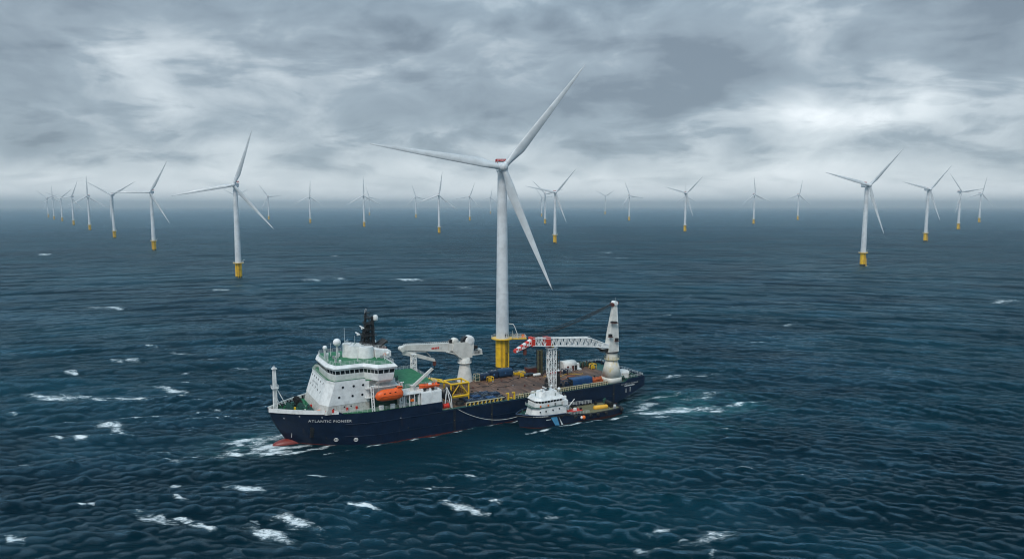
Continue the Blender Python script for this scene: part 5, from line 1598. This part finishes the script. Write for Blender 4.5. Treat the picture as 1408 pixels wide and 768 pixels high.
    for k in range(4): b = MB(); b.use(m_teal).lathe((-.65 + k * .42, .1 * (-1) ** k, .2), [(.19, 0), (.19, 1.9), (.08, 2.2), (.08, 2.35)], 10); b.build('gas_bottle', None, t_)

    def skid(x, y, label, s_=1.0, m=m_yel, cat='pump skid', name='pump_skid', rot=0.0):
        t_ = cargo(name, label, cat, x, y, 8.03, rot)
        b = MB(); b.use(m)
        for sx in (-1, 1):
            for sy in (-1, 1): b.tube((sx * s_, sy * .8 * s_, 0), (sx * s_, sy * .8 * s_, 1.7 * s_), .12, .12, 6)
            b.tube((-s_, sx * .8 * s_, 1.7 * s_), (s_, sx * .8 * s_, 1.7 * s_), .12, .12, 6); b.tube((sx * s_, -.8 * s_, 1.7 * s_), (sx * s_, .8 * s_, 1.7 * s_), .12, .12, 6)
        b.build('skid_frame', None, t_)
        b = MB(); b.use(m).box(-.7 * s_, .5 * s_, -.5 * s_, .5 * s_, .15, 1.0 * s_); b.tube((.1, 0, .9 * s_), (.1, 0, 1.45 * s_), .3 * s_, .25 * s_, 10); b.build('pump_body', None, t_)
        b = MB(); b.use(m_black).box(-1.05 * s_, 1.05 * s_, -.85 * s_, .85 * s_, .02, .15); b.build('drip_tray', None, t_)
        return t_
    skid(-18.6, -9.6, 'small yellow pump skid in front of the dark navy tank')
    skid(-32.9, -10.2, 'yellow pump skid with spherical pots right of the largest blue tank', 1.1)
    t_ = cargo('yellow_bin', 'low yellow bin behind the right hand pump skid at the far rail', 'bin', -32.6, -13.8)
    b = MB(); b.use(m_yel).box(-1.2, 1.2, -.7, .7, .02, 1.1); b.build('bin_body', None, t_, bevel=.1)
    b = MB(); b.use(m_black).box(-1.0, 1.0, -.5, .5, 1.05, 1.13); b.build('lid', None, t_)

    # red-brown skip, silos, tent
    t_ = cargo('rusty_skip', 'dark red open skip at the far rail beside the olive silo', 'skip', -39.6, -12.6)
    b = MB(); b.use(m_rust)
    b.prism([(-2.7, -1.3, .1), (2.6, -1.3, .1), (2.6, 1.3, .1), (-2.7, 1.3, .1)], [(-3.2, -1.7, 2.2), (3.4, -1.7, 2.5), (3.4, 1.7, 2.5), (-3.2, 1.7, 2.2)]); b.build('skip_body', None, t_)
    b = MB(); b.use(m_black).box(-2.8, 2.8, -1.3, 1.3, 2.2, 2.56); b.build('skip_load', None, t_)
    t_ = cargo('beacon_post', 'thin dark post with a round head above the red skip', 'post', -37.6, -14.8)
    b = MB(); b.use(m_black).tube((0, 0, 0), (0, 0, 5.2), .12, .1, 6); b.build('post', None, t_)
    b = MB(); b.use(m_black).ball((0, 0, 5.5), .55, 1, 1, .8, 12, 8); b.build('lamp_head', None, t_)

    def silo(x, y, w_, Hh, m, label, n=2):
        t_ = cargo('storage_column', label, 'silo', x, y)
        b = MB(); b.use(m_black)
        for sx in (-1, 1):
            for sy in (-1, 1): b.tube((sx * w_, sy * w_, 0), (sx * w_, sy * w_, Hh), .14, .14, 5)
        for z in np.linspace(.4, Hh, 6):
            for s_ in (-1, 1): b.tube((-w_, s_ * w_, z), (w_, s_ * w_, z), .1, .1, 5); b.tube((s_ * w_, -w_, z), (s_ * w_, w_, z), .1, .1, 5)
        b.build('column_frame', None, t_)
        for k in range(n):
            b = MB(); b.use(m).tube(((k - (n - 1) / 2) * w_, 0, .3), ((k - (n - 1) / 2) * w_, 0, Hh - .2), w_ * .62, w_ * .62, 14); b.build('pipe', None, t_)
        return t_
    silo(-41.4, -10.2, 1.1, 9.9, m_olive, 'tall olive column just left of the white lattice tower')
    silo(-45.3, -10.4, .95, 8.7, m_nblue, 'dark narrow column seen just right of the white lattice tower', 1)
    silo(-49.2, -10.4, 1.0, 8.5, m_olive, 'dark olive column nearest the white tent', 1)
    t_ = cargo('pipe_bundle', 'dark red bundle low on deck between the two dark columns', 'pipe bundle', -47.0, -8.2)
    for k in range(3): b = MB(); b.use(m_redp if k != 1 else m_rust).tube((-2.2, -.6 + k * .6, .35), (2.2, -.6 + k * .6, .35), .3, .3, 10); b.build('pipe', None, t_)
    t_ = cargo('white_roll', 'white rolled fender lying on deck left of the lattice tower', 'fender', -38.4, -7.6)
    b = MB(); b.use(m_tarp).lathe((-1.7, 0, .62), [(.1, 0), (.5, .15), (.6, .5), (.6, 2.9), (.5, 3.3), (.1, 3.45)], 18, axis='x'); b.build('roll', None, t_)
    b = MB(); b.use(m_black).box(-1.2, -1.0, -.62, .62, 0, .5); b.box(1.0, 1.2, -.62, .62, 0, .5); b.build('chock', None, t_)
    t_ = cargo('net_pile', 'pile of dark net and gear beside the white rolled fender', 'net pile', -35.8, -9.6)
    b = MB(); b.use(mat('net_slate', (.03, .045, .06), .9, bump=.8))
    for k in range(9): b.ball((random.uniform(-1.6, 1.6), random.uniform(-.9, .9), .4 + random.uniform(0, .5)), random.uniform(.5, .85), 1.2, 1, .7, 10, 7)
    b.build('net', None, t_)
    t_ = cargo('deck_tent', 'white rounded tent shelter on the aft deck behind the lattice tower', 'tent', -55.0, -10.6)
    b = MB(); b.use(m_tarp)
    for k in range(10):
        a0, a1 = math.pi * k / 10, math.pi * (k + 1) / 10
        f = lambda a: (2.5 * math.copysign(abs(math.cos(a)) ** .55, math.cos(a)), 3.9 * abs(math.sin(a)) ** .5)
        (ya, za), (yb, zb2) = f(a0), f(a1)
        b._f([b.bm.verts.new(p) for p in ((-3.0, ya, za), (3.4, ya, za), (3.4, yb, zb2), (-3.0, yb, zb2))], True)
    for x in (-3.0, 3.4): b._f([b.bm.verts.new((x, *f(math.pi * k / 10))) for k in range(11)])
    bmesh.ops.remove_doubles(b.bm, verts=b.bm.verts[:], dist=.001)
    b.build('canopy', None, t_)
    for x in (1.6, -.9, -2.3): b = MB(); b.use(m_rust if x > -1 else m_black).box(x - .5, x + .4, 2.42, 2.6, .2, 2.2); b.build('doorway', None, t_)
    b = MB(); b.use(m_white).box(-5.2, -3.1, -.6, 2.6, 0, .5); b.box(-4.6, -3.3, .2, 1.8, .5, 2.6); b.build('entrance_box', None, t_)
    skid(-50.6, -6.4, 'dark pump skid in front of the white tent', 1.0, m_nblue)
    skid(-53.2, -6.6, 'dark skid with a grey pump, right before the tent doorway', .9, m_grey)
    pots = [(-61.4, -12.2), (-62.8, -12.8), (-64.2, -12.3), (-62.2, -10.9), (-65.6, -11.4), (-67.0, -10.6)]
    for k, (x, y) in enumerate(pots):
        t_ = cargo('gas_cylinder_rack', 'dark rack of gas cylinders at the far aft rail', 'cylinder rack', x, y, 8.03, 0, 'dark cylinder racks at the far aft rail')
        b = MB(); b.use(m_black).box(-.6, .6, -.6, .6, .02, .3)
        for sx in (-.6, .6):
            for sy in (-.6, .6): b.tube((sx, sy, 0), (sx, sy, 2.3), .06, .06, 5)
        b.build('rack_frame', None, t_)
        for j, (sx, sy) in enumerate(((-.3, -.3), (.3, -.3), (-.3, .3), (.3, .3))):
            b = MB(); b.use((m_teal, m_olive, m_black, m_teal)[(j + k) % 4]).lathe((sx, sy, .3), [(.25, 0), (.25, 1.6), (.1, 1.9)], 10); b.build('gas_cylinder', None, t_)
    skid(-65.4, -7.6, 'single yellow pump skid among the cylinder racks near the stern', 1.15)

    # near side, aft
    t_ = cargo('covered_container', 'bright blue rounded container against the near side fence', 'container', -46.0, 11.6)
    b = MB(); b.use(m_blue).box(-4.6, 4.6, -1.7, 1.7, .15, 3.0); b.build('container_body', None, t_, bevel=.55)
    b = MB(); b.use(m_black).box(4.2, 4.75, -1.5, 1.5, .3, 2.7); b.build('end_frame', None, t_)
    for k in range(6): b = MB(); b.use(m_blue).box(-4.2 + k * 1.55, -4.05 + k * 1.55, -1.74, 1.74, .2, 2.9); b.build('rib', None, t_, bevel=.04)
    for nx, (x, y, lab) in enumerate([(-40.0, 11.2, 'dark machinery skid between the lattice tower and the blue container'), (-37.6, 9.6, 'dark low skid right behind the foot of the lattice tower')]):
        skid(x, y, lab, 1.3, m_nblue)
    t_ = cargo('orange_pile', 'rust orange heap of covered gear between the blue container and the aft crane', 'cargo heap', -53.9, 10.9)
    b = MB(); b.use(mat('heap_orange', (.42, .09, .02), .75, wear=((.12, .03, .02), .5, .7), bump=.7))
    b.box(-2.6, 2.5, -1.4, 1.4, .02, 1.0)
    for k in range(14): b.ball((-2.4 + k * .36, random.uniform(-.9, .9), 1.0 + random.uniform(0, .35)), random.uniform(.5, .85), 1.1, 1, .8, 10, 7)
    b.build('heap', None, t_)
    t_ = cargo('dome_cover', 'white domed cover on the stern just aft of the big crane foot', 'dome cover', -67.6, 8.8)
    b = MB(); b.use(m_tarp)
    b.prism([(-3.6, -3.1, 0), (3.6, -3.1, 0), (3.6, 3.1, 0), (-3.6, 3.1, 0)], [(-3.4, -2.9, 1.6), (3.4, -2.9, 2.4), (3.4, 2.9, 2.4), (-3.4, 2.9, 1.6)])
    b.ball((0, 0, 1.75), 3.05, 1.12, .97, .36, 24, 12)
    b.build('cover', None, t_)
    b = MB(); b.use(m_yel)
    for k in range(4): b.tube((3.7, -2.4 + k * 1.6, 0), (3.7, -2.4 + k * 1.6, 2.2), .1, .1, 5)
    b.build('edge_post', None, t_)
    t_ = cargo('yellow_crate', 'small yellow crate by the near side fence left of the tug mast', 'crate', -18.6, 14.6)
    b = MB(); b.use(m_yel).box(-.7, .7, -.5, .5, .02, 1.1); b.build('crate_body', None, t_, bevel=.05)
    b = MB(); b.use(m_black).box(-.5, .5, -.3, .3, 1.08, 1.14); b.build('lid', None, t_)
    for x, lab in ((-23.4, 'white canvas drum by the near side fence beside the black bollard'), (-29.2, 'white low drum by the near side fence at the lattice tower foot')):
        t_ = cargo('white_drum', lab, 'drum', x, 14.4)
        b = MB(); b.use(m_tarp).lathe((0, 0, .02), [(.75, 0), (.8, .3), (.8, .9), (.6, 1.25), (.01, 1.3)], 16); b.build('drum_body', None, t_)
        b = MB(); b.use(m_grey).lathe((0, 0, .5), [(.83, 0), (.83, .08)], 16); b.build('hoop', None, t_)


build_cargo()


# ------------------------------------------------------------------ the tug alongside
def tw_(x, y, z=0.0): return (TUG[0] + hx * x + px_ * y, TUG[1] + hy * x + py_ * y, z)


def build_tug():
    tug = thing('tugboat', 'small navy tug with white wheelhouse and pale blue stripe alongside the ship', 'tug', (*TUG, .45), SHIP_RZ)
    mh = hull_mat('tug_paint', (.005, .014, .034), (.05, .014, .014), .25)
    def st(z): return 18.2 + 1.6 * min(max(z / 5, 0), 1)
    def hb2(x, z):
        z = min(max(z, -1), 5)
        t_ = min(max((st(z) - x) / (9.0 + .3 * z), 0), 1)
        y = (5.0 + .13 * z) * (1 - (1 - t_) ** 2.1)
        if x < -15: y *= 1 - .16 * min(1, (-15 - x) / 7) ** 2
        return y
    def top(x):
        if x > 3: return 4.1 + .7 * (max(x - 3, 0) / 16) ** 1.3
        if x > 0: return 3.1 + (x / 3) * 1.0
        return 2.45 + .65 * max(0, (x + 8) / 8)
    b = MB(); b.use(mh)
    n = 46
    for sgn in (1, -1):
        G = []
        for f in (-.35, -.1, .12, .35, .6, .82, 1.0):
            row = []
            for k in range(n + 1):
                u = 1 - (1 - k / n) ** 1.3
                x = -22 + (st(4.6 * max(f, 0)) + 22) * u
                z = top(x) * f if f > 0 else f * 5
                zb = -2 + max(0, (-16 - x)) * .25
                row.append(b.bm.verts.new((x, sgn * (hb2(x, z) if k < n else 0), max(z, zb))))
            G.append(row)
        for A, B in zip(G, G[1:]):
            for k in range(n): b._f([A[k], A[k + 1], B[k + 1], B[k]], True)
    y = hb2(-22, 2.4)
    b._f([b.bm.verts.new(p) for p in ((-22, -y, -.4), (-22, y, -.4), (-22, y, 2.45), (-22, -y, 2.45))])
    hull = b.build('hull', None, tug)
    b = MB(); b.use(m_black)        # rubber fendering round the bow and stern
    xs = np.linspace(-22, 19.4, 44)
    for z_, rr_ in ((.86, .22),):
        for a, c in zip(xs, xs[1:]):
            for s_ in (1, -1): b.tube((a, s_ * (hb2(a, top(a) * z_) + .02), top(a) * z_), (c, s_ * (hb2(c, top(c) * z_) + .02), top(c) * z_), rr_, rr_, 6)
    for k in range(9):
        a = R(-80 + k * 20); b.ball((-21.6 - .9 * math.cos(a), 4.4 * math.sin(a), 1.5), .85, 1, 1, 1.1, 12, 8)
    b.build('rubber_fender', None, tug)
    def dk(name, x0, x1, m, dz, inset):
        b = MB(); b.use(m)
        xs = np.linspace(x0, x1, 24); L = []; Q = []
        for x in xs:
            z = top(x) - dz
            yy = max(hb2(x, top(x)) - inset, .05); L.append(b.bm.verts.new((x, yy, z))); Q.append(b.bm.verts.new((x, -yy, z)))
        for k in range(23): b._f([L[k], Q[k], Q[k + 1], L[k + 1]])
        return b.build(name, None, tug)
    dk('foredeck', 3.0, 19.4, m_teal, .75, .08)
    dk('aft_deck', -21.9, 3.0, mat('tug_deck', (.16, .15, .08), .7, wear=((.07, .07, .05), .5, .6)), .55, .08)
    b = MB(); b.use(mat('tug_trim_blue', (.02, .06, .13), .4))
    xs = 3.2 + (19.6 - 3.2) * (1 - (1 - np.linspace(0, 1, 20)) ** 1.6)
    for a, c in zip(xs, xs[1:]):
        for s_ in (1, -1):
            p0, p1 = (a, s_ * (hb2(a, top(a)) + .03), top(a)), (c, s_ * (hb2(c, top(c)) + .03), top(c)) if c < 19.5 else (19.78, 0, top(19.6))
            b.tube(p0, p1, .13, .13, 6)
    b.build('bulwark_cap', None, tug)
    # pale blue stripe with its thin companion line
    def stripe(m, u0, u1, nm):
        b = MB(); b.use(m)
        N = 8; A = []; B = []
        for k in range(N + 1):
            f = k / N; z = 3.75 - 4.1 * f * .95
            xa, xb = u0 - f * 2.6, u1 - f * 1.6
            A.append(b.bm.verts.new((xa, hb2(xa, z) + .07, z))); B.append(b.bm.verts.new((xb, hb2(xb, z) + .07, z)))
        for k in range(N): b._f([A[k], B[k], B[k + 1], A[k + 1]])
        return b.build(nm, None, hull)
    stripe(mat('stripe_blue', (.10, .36, .60), .45), 9.4, 6.9, 'blue_stripe')
    stripe(m_white, 6.3, 6.1, 'white_line')
    # illegible bow lettering as the photo shows it: short pale strokes
    for x0_, L, z_, h_ in ((15.2, 4.9, 3.75, .5), (10.9, 1.9, 2.6, .3)):
        b = MB(); b.use(m_white); xx = x0_
        while xx > x0_ - L:
            wd = random.uniform(.16, .34)
            b._f([b.bm.verts.new((q, hb2(q, z2) + .12, z2)) for q, z2 in ((xx, z_), (xx - wd, z_ - .02), (xx - wd, z_ + h_), (xx, z_ + h_))])
            xx -= wd + .14
        b.build('bow_lettering', None, hull)
    # houses
    b = MB(); b.use(m_white)
    def tier(x0, x1, w_, z0, z1, rake, tw2=None, cut=1.6):
        tw2 = tw2 or w_ - .25
        bot = [(x1, -w_ + cut), (x1, w_ - cut), (x1 - cut, w_), (x0, w_), (x0, -w_), (x1 - cut, -w_)]
        tp = [(x1 - rake, -tw2 + cut), (x1 - rake, tw2 - cut), (x1 - cut - rake * .8, tw2), (x0, tw2), (x0, -tw2), (x1 - cut - rake * .8, -tw2)]
        b.prism([(x, y, z0) for x, y in bot], [(x, y, z1) for x, y in tp]); return bot, tp
    tier(1.9, 15.0, 4.15, 2.9, 6.6, .9, None, 2.2)
    house = b.build('deckhouse', None, tug)
    b = MB(); b.use(m_teal).prism([(x, y, 6.6) for x, y in [(14.9, -2.1), (14.9, 2.1), (12.9, 4.1), (1.4, 4.1), (1.4, -4.1), (12.9, -4.1)]], [(x, y, 6.72) for x, y in [(14.9, -2.1), (14.9, 2.1), (12.9, 4.1), (1.4, 4.1), (1.4, -4.1), (12.9, -4.1)]]); b.build('upper_deck', None, tug)
    b = MB(); b.use(m_white)
    tier(3.4, 13.6, 3.7, 6.72, 8.0, -.1, 3.75, 1.5)
    bot, tp = tier(3.5, 13.3, 3.55, 8.0, 9.0, -.35, 3.8, 1.5)
    tier(3.1, 13.9, 4.1, 9.0, 9.9, .5, 3.5, 1.7)
    b.box(1.6, 3.5, 2.9, 4.5, 6.6, 8.3)
    wh = b.build('wheelhouse', None, tug)
    for i in range(6):
        p0, p1 = Vector(bot[i]), Vector(bot[(i + 1) % 6]); q0, q1 = Vector(tp[i]), Vector(tp[(i + 1) % 6])
        nn_ = {0: 4, 1: 2, 2: 7, 3: 5, 4: 7, 5: 2}[i]
        d_ = (p1 - p0).normalized(); nr = Vector((d_.y, -d_.x))
        for j in range(nn_):
            a, c = (j + .12) / nn_, (j + .88) / nn_
            def pt(f, h_, e):
                q = p0.lerp(p1, f).lerp(q0.lerp(q1, f), h_) + nr * e
                return (q.x, q.y, 8.0 + h_)
            bb = MB(); bb.use(m_glass).prism([pt(a, .14, -.06), pt(a, .14, .03), pt(c, .14, .03), pt(c, .14, -.06)], [pt(a, .86, -.06), pt(a, .86, .03), pt(c, .86, .03), pt(c, .86, -.06)])
            bb.build('window', None, wh)
    for x, z in ((10.3, 5.4), (7.5, 5.5), (4.9, 5.6), (12.6, 5.4)):
        bb = MB(); bb.use(m_glass).tube((x, 4.1, z), (x, 4.26, z), .26, .26, 12); bb.build('porthole', None, house)
    b = MB(); b.use(m_white); tier(4.6, 11.6, 2.3, 9.9, 11.4, .5, 1.9, .9); b.build('top_house', None, tug)
    b = MB(); b.use(m_railw)
    b.rail([(12.9, -1.8, 9.9), (12.9, 1.8, 9.9), (11.6, 3.3, 9.9), (3.4, 3.3, 9.9), (3.4, -3.3, 9.9), (11.6, -3.3, 9.9)], 1.0, 1.0, .035, 3, closed=True)
    b.rail([(14.8, -2.1, 6.7), (14.8, 2.1, 6.7), (12.9, 4.0, 6.7), (1.6, 4.0, 6.7)], .95, 1.1, .035, 3)
    b.rail([(2.5, 4.7, 3.0), (-7, 5.05, 2.5)], 1.0, 1.2, .04, 3)
    b.rail([(2.5, -4.7, 3.0), (-15, -4.9, 2.3)], 1.3, 1.3, .06, 3)
    b.build('guard_rail', None, tug)
    b = MB(); b.use(m_black).truss((7.6, 0, 11.4), (7.6, 0, 15.6), .9, .4, .07, 6, up=(1, 0, 0)); b.box(7.0, 8.2, -1.2, 1.2, 13.0, 13.1); b.box(7.2, 8.0, -.8, .8, 14.5, 14.6); b.tube((7.6, -1.1, 13.1), (7.6, -1.1, 14.6), .08); b.tube((7.6, 1.1, 13.1), (7.6, 1.1, 14.3), .08); b.tube((7.6, 0, 15.6), (7.6, 0, 17.2), .07); mo = b.build('mast', None, tug)
    b = MB(); b.use(m_white).box(8.3, 8.6, -1.3, 1.3, 12.3, 12.55); b.build('radar_scanner', None, mo)
    for x_ in (3.4, 6.3): bb = MB(); bb.use(m_glass).box(x_ - .32, x_ + .32, 3.66, 3.79, 6.75, 7.75); bb.build('door', None, wh)
    for x_, z_ in ((12.4, 7.3), (9.3, 7.3)): bb = MB(); bb.use(m_orange).tube((x_, 4.12, z_), (x_, 4.02, z_), .34, .34, 14); bb.build('lifebuoy', None, wh)
    for k in range(8): bb = MB(); bb.use((m_teal, m_black, m_grey)[k % 3]).box(3.4 - k * .9, 2.9 - k * .9, 3.9, 4.4, 2.2, 3.0 + (k * 3 % 5) * .15); bb.build('rail_locker', None, tug)
    for x, y_, r_ in ((10.2, 1.0, .5), (4.0, 2.4, .55), (4.2, -2.2, .45)):
        b = MB(); b.use(m_white).tube((x, y_, 9.9), (x, y_, 11.6), .12); b.ball((x, y_, 12.0), r_, 1, 1, 1, 14, 10); b.build('radome', None, tug)
    for k in range(10):
        x = random.uniform(4, 12); y_ = random.uniform(-2.6, 2.9); h_ = random.uniform(.5, 2.2)
        b = MB(); b.use(random.choice((m_teal, m_railw, m_white, m_teal))).tube((x, y_, 9.9), (x, y_, 10.2 + h_), .16, .12, 6); b.build('roof_fitting', None, tug)
    for s_ in (-1, 1):
        b = MB(); b.use(m_white).box(1.4, 3.2, s_ * 2.6 - .6, s_ * 2.6 + .6, 6.6, 9.4); b.use(m_black).tube((2.2, s_ * 2.6, 9.4), (1.9, s_ * 2.6, 10.4), .3, .3, 10); b.build('funnel', None, tug, bevel=.1)
    b = MB(); b.use(m_white).tube((.4, 2.6, 2.6), (.4, 2.6, 5.0), .3, .25, 10); b.tube((.4, 2.6, 4.9), (-2.2, 2.9, 7.7), .2, .14, 8); b.build('deck_crane', None, tug)
    for k in range(12):
        x = random.choice((random.uniform(-6, 1.4), random.uniform(-21, -15))); y_ = random.choice((-1, 1)) * random.uniform(3.2, 4.4)
        if -5 < x < 1.5 and y_ > 1.5: y_ = -y_
        h_ = random.uniform(.4, 1.2)
        b = MB(); b.use(random.choice((m_teal, m_railw, m_black, m_grey))).box(x - .4, x + .4, y_ - .3, y_ + .3, 1.9, 2.4 + h_); b.build('deck_box', None, tug, bevel=.05)
    for k in range(7):
        x = 13.6 + random.uniform(2.4, 4.6); y_ = random.uniform(-2, 2)
        b = MB(); b.use(random.choice((m_teal, m_black, m_railw))).tube((x, y_, 3.7), (x, y_, 4.6 + random.uniform(0, .8)), .2, .2, 8); b.build('bow_fitting', None, tug)
    b = MB(); b.use(m_black).tube((-19.5, -1.6, 2.9), (-19.5, 1.6, 2.9), .9, .9, 14); b.box(-20.3, -18.7, -2, 2, 1.9, 2.4); b.build('towing_winch', None, tug)
    # orange fender on the near quarter, tyres
    for k, x in enumerate((4.8, -1.0, -7.4, -10.6, -14.2)):
        b = MB(); b.use(m_black).lathe((x, hb2(x, 1.6) + .1, top(x) - .9), [(.3, 0), (.62, .05), (.66, .25), (.3, .32)], 14, axis='y'); b.build('tyre_fender', None, tug)
    t_ = thing('round_fender', 'orange and white round fender hanging on the near side of the tug', 'fender', tw_(-4.2, 5.75, 2.0), SHIP_RZ)
    b = MB(); b.use(m_orange).ball((0, 0, 0), .68, 1, .9, 1, 16, 10); b.build('ball', None, t_)
    b = MB(); b.use(m_white).ball((.85, -.1, .05), .52, .8, .8, 1, 14, 10); b.build('white_ball', None, t_)
    open_boat(thing('tug_workboat', 'small red workboat on the tug deck just behind the wheelhouse', 'workboat', tw_(-2.0, 2.9, 3.1), SHIP_RZ), 5.6, 2.1, .95, m_redp)
    t_ = thing('yellow_pod', 'long yellow cylinder lying on the after deck of the tug', 'cylinder', tw_(-15.0, .9, 2.75), SHIP_RZ - R(8))
    b = MB(); b.use(mat('pod_yellow', (.80, .42, .04), .45)).lathe((-2.9, 0, 0), [(.1, 0), (.6, .12), (.85, .5), (.85, 5.3), (.6, 5.7), (.1, 5.8)], 20, axis='x'); b.build('pod_body', None, t_)
    for x in (-1.6, 1.6):
        b = MB(); b.use(m_black).box(x - .15, x + .15, -.8, .8, -.9, -.45); b.build('cradle', None, t_)
    # mooring rope between the two
    b = MB(); b.use(m_rope)
    p0 = Vector(sw(7.0, 16.5, 7.7)); p1 = Vector(tw_(19.0, .3, 4.4))
    pts = [p0.lerp(p1, f) - Vector((0, 0, 4.2 * 4 * f * (1 - f) * .55)) for f in np.linspace(0, 1, 17)]
    b.path(pts, .09, 6)
    tag(b.build('mooring_rope', None), 'pale slack rope running from the ship side to the tug bow', 'rope')


build_tug()
